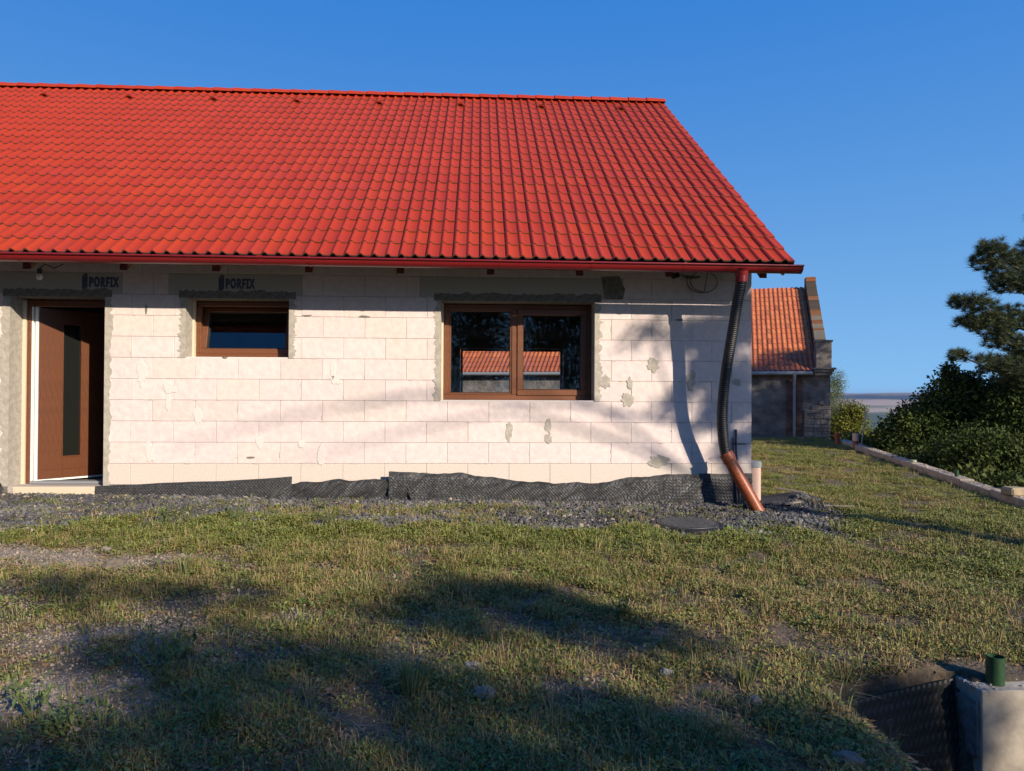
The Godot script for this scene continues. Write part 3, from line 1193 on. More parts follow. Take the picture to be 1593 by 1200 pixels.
	for i in 13:
		sk.append(prof[12 - i] * 0.985 + Vector2(0, 0.001))
	for e in [gx0, gx1]:
		var row := PackedVector3Array()
		var yy: float = 2.690 - 0.0026 * (e + 0.0)
		for p in sk: row.append(Vector3(e, yy + p.y, 0.722 + p.x))
		rows.append(row)
	b.grid(rows)
	var gu := part("gutter", b.mesh(), M.red_metal, H)
	b = MB.new()
	var yr := 2.690 - 0.0026 * gx1
	for i in 12:
		b.tri_out(Vector3(gx1, yr, 0.722), Vector3(gx1, yr + prof[i].y * 1.03, 0.722 + prof[i].x * 1.03), Vector3(gx1, yr + prof[i + 1].y * 1.03, 0.722 + prof[i + 1].x * 1.03), Vector3.RIGHT)
	part("end_cap", b.mesh(), M.red_metal, gu)
	for x in [-1.06, -2.10, -3.12, -4.16, -5.19, -6.22, -7.25, -8.28, -9.3, -5.72]:
		b = MB.new()
		var wide: float = 0.06 if x == -5.72 else 0.028
		rows = []
		var yy: float = 2.690 - 0.0026 * x
		for e in [x - wide * 0.5, x + wide * 0.5]:
			var row := PackedVector3Array()
			for p in prof: row.append(Vector3(e, yy + p.y * 1.05, 0.722 + p.x * 1.05))
			row.append(Vector3(e, yy + 0.02, 0.722 + gr + 0.024))
			row.append(Vector3(e, yy + 0.022, 0.722 + gr + 0.002))
			rows.append(row)
		b.grid(rows)
		b.beam(Vector3(x, yy + 0.005, 0.722 - gr), Vector3(x, yy + 0.04, 0.5), 0.028, 0.005)
		part("gutter_joint" if wide > 0.05 else "bracket", b.mesh(), M.red_metal, gu)
	b = MB.new()
	b.lathe([Vector2(0.10, 0.0), Vector2(0.075, -0.03), Vector2(0.066, -0.08), Vector2(0.064, -0.15), Vector2(0.055, -0.15), Vector2(0.055, -0.02)].duplicate(), Vector3(-0.395, 2.66, 0.722), 20)
	part("outlet", b.mesh(), M.red_metal, gu)

# ---------------------------------------------------------------- barn behind
func make_barn() -> void:
	var P := Vector3(7.235, 0, -12.5)
	var B := thing("barn", "old grey rendered barn with orange pantile roof and brick gable parapet behind the house", "barn", P, -0.344)
	var tb := 0.77
	var be := atan(tb)
	var ey := 1.93
	var Dp := 3.85
	var b := MB.new()
	# walls: local x to the left is negative, front at z = 0
	b.cc = Color(0.27, 0.255, 0.24)
	b.span(-26.0, 0.0, -2.0, ey, -0.45, 0.0)
	b.span(-26.0, 0.0, -2.0, ey, -2 * Dp, -2 * Dp + 0.45)
	b.span(-26.0, -25.6, -2.0, ey, -2 * Dp + 0.45, -0.45)
	b.span(-0.42, 0.0, -2.0, ey, -2 * Dp + 0.45, -0.45)
	part("wall", b.mesh(), M.barn_wall, B)
	# brick pier behind the downpipe and the patchy stone base at the corner
	b = MB.new()
	b.cc = Color(0.20, 0.12, 0.09)
	b.span(-1.25, -0.80, -0.6, 1.72, 0.0, 0.05)
	part("pier", b.mesh(), M.barn_wall, B)
	var y := -0.35
	b = MB.new()
	while y < 1.15:
		var x := -0.74
		var hgt := rr(0.10, 0.17)
		while x < -0.03:
			var wd := minf(rr(0.14, 0.3), 0.0 - x)
			if y < 0.75 + (x + 0.74) * 0.55:
				b.cc = Color(0.36, 0.33, 0.29) * rr(0.8, 1.1)
				b.box(Vector3(x + wd * 0.5, y + hgt * 0.5, 0.03 + rr(-0.008, 0.012)), Vector3(wd + 0.004, hgt + 0.004, 0.055 + rr(0, 0.03)), Basis(Vector3.BACK, rr(-0.12, 0.12)), 0.02)
			x += wd
		y += hgt
	tag(part("stone_base", b.mesh(), M.barn_wall, B), "", "", "", "stuff")
	# roof
	b = MB.new()
	var RX := Transform3D(Basis(Vector3.RIGHT, Vector3(0, cos(be), sin(be)), Vector3(0, -sin(be), cos(be))), Vector3(0, ey + 0.03, 0.12))
	var sl := (Dp + 0.12) / cos(be)
	b.box(Vector3(-13.2, -0.05, -sl * 0.5), Vector3(25.6, 0.03, sl))
	var R := part("roof", b.mesh(), M.dark, B, RX)
	# pantiles, small in the picture: one body
	var t := MB.new()
	var rows := []
	for s in [0.0, 0.36]:
		var row := PackedVector3Array()
		for i in 9:
			var q := i / 8.0
			row.append(Vector3(q * 0.148, 0.030 * sin(PI * minf(q / 0.72, 1.0)) + 0.02 * (1.0 - s / 0.36), -s))
		rows.append(row)
	for r in rows: r.reverse()
	t.grid(rows)
	for i in 8:
		t.quad_out(rows[0][i], rows[0][i + 1], rows[0][i + 1] - Vector3(0, 0.018, 0), rows[0][i] - Vector3(0, 0.018, 0), Vector3.BACK)
	var tmesh := t.mesh()
	var xs := []
	var cs := []
	var nrow := int(sl / 0.30) + 1
	var step := sl / nrow
	for r in nrow:
		for k in 168:
			xs.append(Transform3D(Basis(Vector3.BACK, rr(-0.02, 0.02)) * Basis(Vector3.UP, rr(-0.01, 0.01)), Vector3(-0.40 - 0.151 * (k + 1), rr(0, 0.006), -step * r + rr(-0.006, 0.006))))
			var c := Color(0.66, 0.20, 0.062).lerp(Color(0.54, 0.14, 0.048), rng.randf())
			if rng.randf() < 0.07: c = c * 0.7
			if r < 3: c = c.lerp(Color(0.2, 0.05, 0.04), 0.35)
			cs.append(c)
	tag(scatter("pantiles", tmesh, mat(Color(1, 1, 1), 0.7, noise_tex("pantile", 0.04, 0.72, 1.0, 5), null, 1.2), xs, cs, R), "", "", "", "stuff")
	# plain back slope
	b = MB.new()
	b.cc = Color(0.4, 0.09, 0.04)
	b.quad_out(Vector3(-26, ey, -2 * Dp - 0.12), Vector3(-0.3, ey, -2 * Dp - 0.12), Vector3(-0.3, ey + tb * Dp, -Dp), Vector3(-26, ey + tb * Dp, -Dp), Vector3(0, 1, -1))
	part("back_slope", b.mesh(), M.brick, B)
	# ridge
	for k in 60:
		b = MB.new()
		b.cc = Color(0.48, 0.11, 0.05) * rr(0.85, 1.1)
		b.tube([Vector3(-0.40 - 0.38 * k, ey + tb * Dp + 0.035, -Dp), Vector3(-0.79 - 0.38 * k, ey + tb * Dp + 0.05, -Dp)], 0.085, 10)
		part("ridge_tile", b.mesh(), M.tile, B)
	# gable parapet of brick, patchy render
	b = MB.new()
	var gy := ey - 0.02
	var cnt := 0
	while gy < ey + tb * Dp + 0.42:
		var half: float = Dp + 0.16 - maxf(0.0, gy - ey - 0.30) / tb
		half = maxf(half, 0.28)
		var z := -Dp + half
		while z > -Dp - half:
			var zn := maxf(z - 0.25, -Dp - half)
			var f := nz.get_noise_2d(z * 80.0, gy * 80.0)
			var c := Color(0.34, 0.13, 0.065).lerp(Color(0.42, 0.2, 0.10), rng.randf())
			if f > 0.12: c = Color(0.33, 0.31, 0.27)
			if f < -0.22: c = Color(0.14, 0.11, 0.09)
			if gy > ey + tb * Dp + 0.25: c = Color(0.5, 0.19, 0.07)
			b.cc = c * rr(0.85, 1.1)
			b.box(Vector3(-0.20 + rr(-0.006, 0.006), gy + 0.0375, (z + zn) * 0.5), Vector3(0.33, 0.072, absf(z - zn) - 0.008), Basis(), 0.004)
			z = zn
		gy += 0.077
		cnt += 1
	tag(part("parapet_bricks", b.mesh(), M.brick, B), "", "", "", "stuff")
	# kneeler with moulded cornice at the eave
	b = MB.new()
	b.cc = Color(0.30, 0.27, 0.24)
	b.span(-0.46, 0.03, ey - 0.10, ey + 0.0, -0.4, 0.20, 0.01)
	b.span(-0.48, 0.08, ey + 0.0, ey + 0.07, -0.4, 0.27, 0.01)
	b.span(-0.50, 0.13, ey + 0.07, ey + 0.13, -0.4, 0.32, 0.015)
	b.span(-0.42, 0.015, ey + 0.13, ey + 0.9, -0.4, 0.20, 0.01)
	b.span(-0.44, 0.05, ey + 0.9, ey + 0.96, -0.42, 0.22, 0.01)
	part("kneeler", b.mesh(), M.barn_wall, B)
	# eaves cornice, gutter and downpipe
	b = MB.new()
	b.cc = Color(0.19, 0.13, 0.10)
	b.span(-25.9, -0.5, ey - 0.16, ey - 0.04, 0.0, 0.07)
	part("eaves_course", b.mesh(), M.barn_wall, B)
	b = MB.new()
	b.tube([Vector3(-25.9, ey - 0.0, 0.19), Vector3(-0.5, ey - 0.03, 0.19)], 0.06, 12)
	var g := part("gutter", b.mesh(), M.zinc, B)
	b = MB.new()
	b.tube([Vector3(-1.02, ey - 0.05, 0.19), Vector3(-1.02, ey - 0.2, 0.19), Vector3(-1.02, ey - 0.33, 0.10), Vector3(-1.02, -0.5, 0.10)], [0.06, 0.045, 0.043, 0.043], 12)
	for q in [0.75, 1.35]:
		b.tube([Vector3(-1.02, q, 0.10), Vector3(-1.02, q + 0.04, 0.10)], 0.053, 12)
	part("downpipe", b.mesh(), M.zinc, g)

# ---------------------------------------------------------------- boundary wall and pipes
func wall_top(z: float) -> float:
	# the line of the footing wall's top
	var e := Vector3(3.42 - 1.3, 0, 4.9)
	var ya := height(6.0 - 0.15, -9.6) + 0.115
	var ye := height(e.x - 0.15, e.z) + 0.115
	return lerpf(ya, ye, (z + 9.6) / 14.5)

func make_boundary() -> void:
	var A := Vector3(6.0, 0, -9.6)
	var Z := Vector3(3.42, 0, 0.09)
	var dir := (Z - A).normalized()
	var end := Z + dir * 5.0
	var W := thing("boundary_wall", "long low concrete footing wall running along the right edge of the lawn", "wall")
	var p := A
	var i := 0
	var L := A.distance_to(end)
	var d := 0.0
	var lens := [3.1, 2.7, 2.2, 1.05, 2.3, 2.6, 3.0]
	var yaw := atan2(dir.x, dir.z)
	for ln in lens:
		if d + ln > L + 3.0: break
		var c: Vector3 = A + dir * (d + ln * 0.5)
		var b := MB.new()
		var yA := height(A.x - 0.15, A.z) + 0.115
		var yE := height(end.x - 0.15, end.z) + 0.115
		var tp := lerpf(yA, yE, (d + ln * 0.5) / L) + (rr(-0.006, 0.006) if i != 3 else -0.02)
		var sag := 0.0
		b.cc = Color(1.0, 0.93, 0.87) if i != 3 else Color(0.85, 0.8, 0.74)
		b.box(Vector3(0, -0.45, 0), Vector3(0.21 + rr(-0.008, 0.008), 0.9, ln - (0.02 if i == 2 or i == 3 else -0.004)), Basis(), 0.012)
		# crumbly top
		for k in int(ln * 9):
			b.box(Vector3(rr(-0.08, 0.08), 0.004, rr(-ln * 0.48, ln * 0.48)), Vector3(rr(0.01, 0.04), 0.014, rr(0.02, 0.05)), Basis(Vector3.UP, rr(0, 3)), 0.004)
		var slope := (yE - yA) / L
		part("wall_segment", b.mesh(), M.concrete, W, Transform3D(Basis(Vector3.UP, yaw) * Basis(Vector3.RIGHT, atan(-slope)), Vector3(c.x + 0.1, tp, c.z)))
		d += ln
		i += 1
	# orange drain pipes standing beside the wall
	var spots := [[5.82, -9.3, 0.27, "rusty orange drain pipe nearest the barn corner, by the footing wall"], [5.60, -8.0, 0.33, "orange drain pipe with a pale sleeve beside the leaning grey pole"]]
	for k in 2:
		var s = spots[k]
		var gy := height(s[0], s[1]) - 0.05
		var t := thing("drain_pipe", s[3], "pipe", Vector3(s[0], gy, s[1]), 0.0, "orange pipes by the footing wall")
		var b := MB.new()
		var top: float = s[2] - gy
		b.lathe([Vector2(0.060, 0.0), Vector2(0.060, top * 0.55), Vector2(0.07, top * 0.58), Vector2(0.07, top), Vector2(0.058, top), Vector2(0.056, top - 0.2)])
		part("pipe", b.mesh(), M.orange_pvc, t, Transform3D(Basis(Vector3.BACK, 0.03 if k == 0 else 0.0), Vector3()))
		if k == 1:
			b = MB.new()
			b.lathe([Vector2(0.072, top * 0.60), Vector2(0.073, top + 0.005), Vector2(0.055, top + 0.006)])
			part("pale_sleeve", b.mesh(), M.pale_pvc, t)
	var b := MB.new()
	var gp := height(5.69, -8.0)
	b.tube([Vector3(0, -0.05, 0), Vector3(0.14, 0.93 - gp, 0)], 0.016, 8)
	var pole := part("metal_pole", b.mesh(), M.steel, self, Transform3D(Basis(), Vector3(5.69, gp, -7.95)))
	tag(pole, "thin grey steel pole leaning beside the orange pipes at the wall", "pole")
	# small pipe sleeves and a loose stone on the wall
	b = MB.new()
	b.lathe([Vector2(0.03, -0.08), Vector2(0.03, 0.10), Vector2(0.025, 0.10), Vector2(0.025, 0.0)])
	var s1 := part("pipe_sleeve", b.mesh(), M.green_pvc, self, Transform3D(Basis(), Vector3(4.10, wall_top(-2.2), -2.2)))
	tag(s1, "short green pipe end standing on the footing wall before the dark bushes", "pipe", "pipe sleeves in the footing wall")
	b = MB.new()
	b.lathe([Vector2(0.05, -0.05), Vector2(0.05, 0.05), Vector2(0.042, 0.05), Vector2(0.0, 0.045)])
	var s2 := part("pipe_sleeve", b.mesh(), mat(Color(0.3, 0.34, 0.22), 0.8), self, Transform3D(Basis(), Vector3(4.62, wall_top(-4.15), -4.15)))
	tag(s2, "stubby pale grey-green pipe cap further along the footing wall", "pipe", "pipe sleeves in the footing wall")
	b = MB.new()
	b.cc = Color(0.95, 0.85, 0.66)
	b.box(Vector3(0, 0.05, 0), Vector3(0.24, 0.11, 0.2), Basis(Vector3.UP, 0.4), 0.02)
	var st := part("loose_block", b.mesh(), M.concrete, self, Transform3D(Basis(Vector3.UP, yaw), Vector3(3.60, wall_top(-0.35), -0.35)))
	tag(st, "small squared pale stone block lying on top of the footing wall", "stone")
	# foundation stub at the lower right with its green pipe
	var ty := -0.23
	var F := thing("foundation_wall", "thick grey concrete foundation wall end at the lower right corner", "wall", Vector3(-0.83, ty, 5.19))
	b = MB.new()
	# a wall running to the right, its cast end facing left
	b.span(0.0, 4.2, -1.4, 0.0, -0.215, 0.0, 0.005)
	part("wall_body", b.mesh(), M.concrete, F)
	b = MB.new()
	# raised formwork panel with rounded top on the end face
	var pts := PackedVector2Array()
	for k in 9:
		var a := PI - PI * 0.5 * k / 8.0
		pts.append(Vector2(-0.13 + cos(a) * 0.05, -0.11 + sin(a) * 0.05))
	pts.append(Vector2(-0.02, -0.065))
	pts.append(Vector2(-0.02, -0.33))
	pts.append(Vector2(-0.06, -0.36))
	pts.append(Vector2(-0.12, -0.33))
	pts.append(Vector2(-0.18, -0.30))
	var pb := MB.new()
	jag(pb, pts, 0.0, 0.012)
	part("cast_rib", pb.mesh(), M.concrete_dark, F, Transform3D(Basis(Vector3.UP, -PI / 2), Vector3(0.0, 0.0, 0.0)) * Transform3D(Basis.FLIP_X if false else Basis(), Vector3()))
	b = MB.new()
	for k in 170:
		var e := rng.randf() < 0.4
		b.cc = Color.WHITE * rr(0.75, 1.25)
		var q := Vector3(rr(0.02, 1.6), 0.0, rr(-0.2, -0.01))
		if e: q = Vector3(rr(0.0, 0.06), -0.004, rr(-0.2, -0.01))
		b.box(q, Vector3(rr(0.005, 0.022), rr(0.004, 0.012), rr(0.005, 0.022)), Basis(rdir(), rr(0, 3)), 0.002)
	tag(part("crumbs", b.mesh(), M.concrete, F), "", "", "", "stuff")
	b = MB.new()
	b.lathe([Vector2(0.0425, -0.1), Vector2(0.0425, 0.14), Vector2(0.039, 0.141), Vector2(0.039, -0.02), Vector2(0.0, -0.02)], Vector3(), 32)
	var gp2 := part("green_pipe", b.mesh(), M.green_pvc, self, Transform3D(Basis(Vector3.BACK, -0.02), Vector3(-0.695, ty, 5.10)))
	tag(gp2, "upright dark green plastic pipe stub set in the foundation wall top at lower right", "pipe")
	# dimpled sheet hanging over the bank beside it
	var rows := []
	for r in 30:
		var t := r / 29.0
		var row := PackedVector3Array()
		for k in 57:
			var s := k / 56.0
			var x := lerpf(-1.52, -0.85, s)
			var y := ty - 0.01 - 0.03 * (1.0 - s) - t * 0.62
			var z := 5.0 + maxf(0.0, -0.85 - x) * 0.30 + 0.09 * t + 0.03 * sin(s * 7.0) * t
			if r % 3 == 1 and k % 3 == 1: z += 0.012
			row.append(Vector3(x, y, z))
		rows.append(row)
	b = MB.new()
	b.grid(rows)
	var ds := part("dimpled_sheet", b.mesh(), M.black_plastic)  # darker plastic than the wall sheets, pit shade put into its colour
	tag(ds, "black dimpled sheet hanging in shade left of the concrete foundation wall", "membrane")

# ---------------------------------------------------------------- trees and shrubs
func trunk(parent: Node, path: Array, r0: float, r1: float, called := "trunk") -> MeshInstance3D:
	var b := MB.new()
	var rad := []
	for i in path.size():
		rad.append(lerpf(r0, r1, float(i) / (path.size() - 1)))
	b.tube(path, rad, 9)
	return part(called, b.mesh(), M.bark, parent)

func make_trees() -> void:
	var lc := leaf_cluster(16, 0.14, 0.078, 0.042)
	var lc_small := leaf_cluster(16, 0.16, 0.06, 0.022)
	var nc := needle_cluster(46, 0.14)
	# willow-like tree behind the barn corner
	var w := thing("willow_tree", "airy grey-green willow tree rising behind the barn corner", "tree", Vector3(13.6, -6.5, -25))
	trunk(w, [Vector3(0, 0, 0), Vector3(0.1, 3.0, 0), Vector3(0.0, 6.5, 0.2)], 0.22, 0.08)
	crown(w, "leaves", [[Vector3(-0.3, 6.6, 0), Vector3(1.0, 2.0, 1.0), 1500], [Vector3(0.5, 5.7, 0.4), Vector3(0.8, 1.9, 0.9), 1100], [Vector3(-0.8, 8.0, 0), Vector3(0.4, 0.8, 0.5), 160], [Vector3(0.2, 8.3, 0), Vector3(0.45, 0.7, 0.5), 160]], lc_small, M.leaf, Color(0.085, 0.11, 0.045), Color(0.15, 0.17, 0.08), 0.9, 1.5)
	# yellow-green shrub in front of it
	var y := thing("yellow_green_bush", "sunlit yellow-green bush between barn corner and orange pipes", "bush", Vector3(8.2, -2.6, -13.5))
	trunk(y, [Vector3(0, 0, 0), Vector3(0.05, 1.0, 0), Vector3(0, 2.2, 0)], 0.07, 0.02)
	crown(y, "leaves", [[Vector3(-0.1, 2.5, 0), Vector3(0.6, 0.8, 0.6), 520], [Vector3(0.3, 1.8, 0.3), Vector3(0.7, 0.9, 0.6), 520], [Vector3(0.25, 3.1, 0), Vector3(0.4, 0.55, 0.4), 220]], lc, M.leaf, Color(0.085, 0.105, 0.018), Color(0.17, 0.17, 0.03), 0.7, 1.2)
	y = thing("small_far_bush", "little light green bush top peeping out below the distant fields", "bush", Vector3(11.4, -4.6, -18.0))
	trunk(y, [Vector3(0, 0, 0), Vector3(0, 3.2, 0)], 0.06, 0.02)
	crown(y, "leaves", [[Vector3(0, 3.9, 0), Vector3(0.75, 0.95, 0.7), 520], [Vector3(-0.5, 3.2, 0), Vector3(0.8, 0.9, 0.7), 420]], lc, M.leaf, Color(0.07, 0.10, 0.02), Color(0.13, 0.15, 0.03), 0.8, 1.2)
	# dark broad-leaved shrubs beyond the wall
	var dk0 := Color(0.014, 0.032, 0.008)
	var dk1 := Color(0.085, 0.112, 0.02)
	var t := thing("walnut_shrub", "large dark broad-leaved shrub with lit leaf tips, left end of the thicket", "shrub", Vector3(7.0, -2.2, -7.3))
	trunk(t, [Vector3(0, 0, 0), Vector3(0.1, 1.4, 0), Vector3(0.2, 3.0, 0)], 0.10, 0.03)
	crown(t, "leaves", [[Vector3(0.3, 2.55, 0), Vector3(1.1, 1.1, 0.9), 1500], [Vector3(-0.6, 2.2, 0.2), Vector3(0.8, 0.95, 0.8), 1100], [Vector3(0.75, 3.4, 0), Vector3(0.95, 0.55, 0.5), 480], [Vector3(0.0, 1.0, 0.3), Vector3(1.3, 0.8, 0.8), 800], [Vector3(0.42, 3.95, 0), Vector3(0.12, 0.22, 0.15), 40], [Vector3(0.9, 3.8, 0), Vector3(0.1, 0.15, 0.1), 18]], lc, M.leaf, dk0, dk1, 0.8, 1.35)
	t = thing("thicket_shrub", "dense dark shrub with some yellow leaves under the pine boughs", "shrub", Vector3(8.8, -2.4, -6.2))
	trunk(t, [Vector3(0, 0, 0), Vector3(-0.1, 1.4, 0), Vector3(0, 3.0, 0)], 0.10, 0.03)
	crown(t, "leaves", [[Vector3(-0.25, 3.1, 0), Vector3(1.25, 1.2, 1.0), 1700], [Vector3(0.9, 3.3, 0.1), Vector3(1.1, 1.3, 1.0), 1600], [Vector3(-0.2, 1.2, 0.3), Vector3(1.2, 0.9, 0.9), 900], [Vector3(2.2, 2.2, 0.0), Vector3(1.2, 1.4, 1.2), 1000]], lc, M.leaf, dk0, dk1, 0.8, 1.35)
	crown(t, "yellow_leaves", [[Vector3(-0.1, 3.75, 0.5), Vector3(0.6, 0.14, 0.4), 60], [Vector3(0.5, 3.7, 0.6), Vector3(0.4, 0.12, 0.4), 30]], lc, M.leaf, Color(0.2, 0.17, 0.02), Color(0.28, 0.2, 0.03), 0.6, 0.9)
	t = thing("low_shrub", "lower green shrub leaning over the footing wall by the green pipe end", "shrub", Vector3(5.7, -1.6, -4.0))
	trunk(t, [Vector3(0, 0, 0), Vector3(0.1, 0.9, 0), Vector3(0.1, 1.5, 0)], 0.06, 0.02)
	crown(t, "leaves", [[Vector3(0.1, 1.6, 0), Vector3(0.85, 0.75, 0.9), 800], [Vector3(0.4, 1.0, 0.8), Vector3(0.9, 0.6, 0.8), 600], [Vector3(-0.4, 1.1, -1.2), Vector3(0.7, 0.6, 1.1), 600]], lc, M.leaf, Color(0.022, 0.042, 0.008), Color(0.075, 0.095, 0.02), 0.7, 1.1)
	t = thing("spruce_shrub", "low feathery conifer bough at the right edge above the wall", "shrub", Vector3(7.0, -1.9, -3.2))
	trunk(t, [Vector3(0, 0, 0), Vector3(0.0, 1.2, 0), Vector3(0, 2.4, 0)], 0.08, 0.03)
	crown(t, "needles", [[Vector3(-0.3, 1.65, 0.2), Vector3(0.5, 0.16, 0.5), 160], [Vector3(-0.1, 2.0, 0.2), Vector3(0.5, 0.14, 0.5), 130], [Vector3(0.3, 1.3, 0.2), Vector3(0.8, 0.2, 0.6), 180], [Vector3(0.4, 2.4, 0.0), Vector3(0.5, 0.3, 0.5), 160]], nc, M.needle, Color(0.03, 0.055, 0.025), Color(0.06, 0.09, 0.035), 0.8, 1.2)
	# low leafy growth on the slope beyond the footing wall
	var ux := []
	var uc := []
	while ux.size() < 2600:
		var z := rr(-11.0, 6.0)
		var e := 0.45 + 7.0 * pow(rng.randf(), 1.4)
		var x := 3.42 + 0.266 * (0.09 - z) + e * 1.03
		ux.append(Transform3D(Basis(rdir(), rr(0, TAU)) * rr(0.9, 1.8), Vector3(x, height(x, z) + rr(0.02, 0.28), z)))
		uc.append(Color(0.022, 0.042, 0.008).lerp(Color(0.085, 0.10, 0.022), rng.randf()))
	tag(scatter("undergrowth", lc, M.leaf, ux, uc), "low leafy undergrowth covering the slope beyond the footing wall", "undergrowth", "", "stuff")
	# the pine at the right edge
	var pn := thing("pine_tree", "tall dark pine tree at the right edge with layered boughs", "tree", Vector3(9.6, -3.0, -6.6))
	trunk(pn, [Vector3(0, 0, 0), Vector3(0.05, 3.5, 0), Vector3(-0.1, 6.5, 0.1), Vector3(0.05, 10.5, 0)], 0.24, 0.07)
	var cl := []
	for q in [[1530, 400, 36, 20], [1515, 385, 22, 16], [1565, 425, 48, 24], [1548, 440, 34, 18], [1500, 470, 26, 16], [1492, 462, 16, 12], [1530, 500, 38, 18], [1512, 495, 26, 14], [1570, 490, 46, 24], [1548, 525, 32, 18], [1496, 548, 20, 10], [1518, 562, 30, 15], [1550, 574, 44, 22], [1575, 600, 40, 18], [1592, 550, 40, 30], [1592, 338, 10, 10], [1600, 390, 40, 28], [1640, 420, 60, 36], [1640, 500, 60, 36], [1650, 320, 50, 34], [1680, 250, 46, 34], [1700, 400, 50, 40], [1590, 600, 40, 20], [1640, 570, 50, 30], [1682, 150, 24, 22], [1675, 186, 36, 20], [1692, 225, 48, 24], [1722, 290, 56, 26], [1740, 350, 66, 30], [1742, 430, 76, 34], [1742, 500, 76, 36]]:
		var px: float = q[0] + 13.0
		var py: float = q[1] + 4.0
		# metres across at that distance
		var sc := 0.0134
		var c := Vector3(7.42 + (px - 1540.0) * 0.01405, 1.46 + (600.0 - py) * sc + (px - 1540.0) * 0.0001, -6.0 + rr(-0.35, 0.35)) - pn.position
		cl.append([c, Vector3(q[2] * sc, q[3] * sc, q[2] * sc), int(q[2] * q[3] * 0.125) + 8])
		var b := MB.new()
		var root := Vector3(0, c.y - 0.5 - absf(c.x) * 0.1, 0)
		b.tube([root, root.lerp(c, 0.55) + Vector3(0, -0.1, 0), c], [0.05, 0.03, 0.012], 6)
		part("bough", b.mesh(), M.bark, pn)
	crown(pn, "needles", cl, nc, M.needle, Color(0.022, 0.04, 0.012), Color(0.06, 0.08, 0.022), 0.75, 1.25, 0.45)
	# trees standing behind the photographer, whose shadows fall on lawn and wall
	var S := Vector3(0.77, 0.54, 1.0)
	var tr := thing("shade_tree", "leafy tree standing behind the photographer, shading the lower lawn", "tree", Vector3(6.4, -0.5, 17.0))
	trunk(tr, [Vector3(0, 0, 0), Vector3(0.1, 3.0, 0), Vector3(-0.2, 6.0, 0.1)], 0.22, 0.08)
	var sh := []
	# [ground x, ground z, radius along x, radius along z, steps towards the sun, density]
	for q in [[-3.36, 3.83, 0.26, 0.26, 1], [-3.03, 3.96, 0.38, 0.35, 1], [-2.75, 4.44, 0.27, 0.31, 0.9], [-3.65, 4.29, 0.29, 0.3, 0.9], [-2.5, 4.44, 0.15, 0.2, 0.8], [-6.25, 3.77, 0.28, 0.16, 0.6], [-5.34, 3.86, 0.29, 0.12, 0.5], [-5.33, 4.83, 0.39, 0.21, 0.8], [-4.79, 4.68, 0.31, 0.19, 0.7], [-4.23, 4.86, 0.4, 0.18, 0.8], [-3.79, 5.18, 0.37, 0.19, 1], [-4.4, 5.18, 0.36, 0.16, 1], [-4.82, 5.26, 0.23, 0.15, 0.8], [-3.47, 5.57, 0.3, 0.15, 0.9], [-3.01, 5.47, 0.4, 0.13, 0.9], [-2.66, 5.71, 0.38, 0.17, 1], [-2.27, 5.74, 0.27, 0.15, 1], [-1.86, 5.68, 0.25, 0.16, 1], [-2.73, 6.0, 0.61, 0.11, 1], [-4.45, 5.71, 0.23, 0.15, 0.8], [-4.04, 5.98, 0.35, 0.1, 0.9], [-4.74, 5.97, 0.28, 0.07, 0.9], [-5.05, 5.91, 0.14, 0.11, 0.9], [-3.45, 6.04, 0.28, 0.06, 0.6], [-3.3, 6.6, 2.2, 0.3, 1.0], [-3.3, 7.6, 2.4, 0.6, 1.0]]:
		var g := Vector3(q[0], height(q[0], q[1]), q[1])
		var c: Vector3 = g + S * 11.8 - tr.position
		var area: float = q[2] * q[3] * 3.1
		var nb := int(area / 0.062 * (0.60 if q[1] < 4.6 else 0.34) * q[4]) + 1
		for sub in nb:
			var an := rr(0, TAU)
			var e := sqrt(rng.randf())
			var rb := rr(0.09, 0.19)
			sh.append([c + Vector3(cos(an) * q[2] * e, sin(an) * q[3] * 0.45 * e, sin(an) * q[3] * 0.25 * e), Vector3(rb * 1.25, rb * 0.5, rb * 0.8), int(rb * 42.0) + 2])
		if q[1] < 6.3:
			for sat in 7:
				var an := rr(0, TAU)
				var e := rr(1.0, 1.75)
				var rs := rr(0.05, 0.12)
				sh.append([c + Vector3(cos(an) * q[2] * e, sin(an) * q[3] * 0.5 * e, sin(an) * q[3] * 0.2), Vector3(rs * 1.5, rs * 0.6, rs), rng.randi_range(1, 2)])
		var b := MB.new()
		var root := Vector3(0, 3.2 + rr(-0.6, 1.6), 0)
		b.tube([root, root.lerp(c, 0.5) + Vector3(0, 0.15, 0), c], [0.07, 0.04, 0.012], 6)
		part("limb", b.mesh(), M.bark, tr)
	for q in [Vector3(-1.30, -0.50, 5.07), Vector3(-1.25, -0.75, 5.25)]:
		sh.append([q + S * 11.8 - tr.position, Vector3(0.36, 0.22, 0.14), 150])
	crown(tr, "leaves", sh, lc, M.leaf, Color(0.04, 0.07, 0.02), Color(0.08, 0.11, 0.03), 0.9, 1.3)
	# row of trees added behind the photographer to darken the panes and sky fill
	for k in 9:
		var big := lerpf(1.75, 1.0, k / 8.0)
		var hx := -20.0 + 3.3 * k + rr(-0.4, 0.4)
		var hg := thing("added_row_tree", ["broad", "rounded", "leaning", "ragged", "dense", "tall", "bushy", "slender", "lopsided"][k] + " green tree in the row added behind the photographer to darken the panes", "tree", Vector3(hx, -0.55, 24.0 + rr(-0.6, 0.6)), 0.0, "added trees behind the photographer")
		trunk(hg, [Vector3(0, 0, 0), Vector3(rr(-0.2, 0.2), 2.5, 0), Vector3(rr(-0.4, 0.4), 5.5, 0)], 0.2, 0.06)
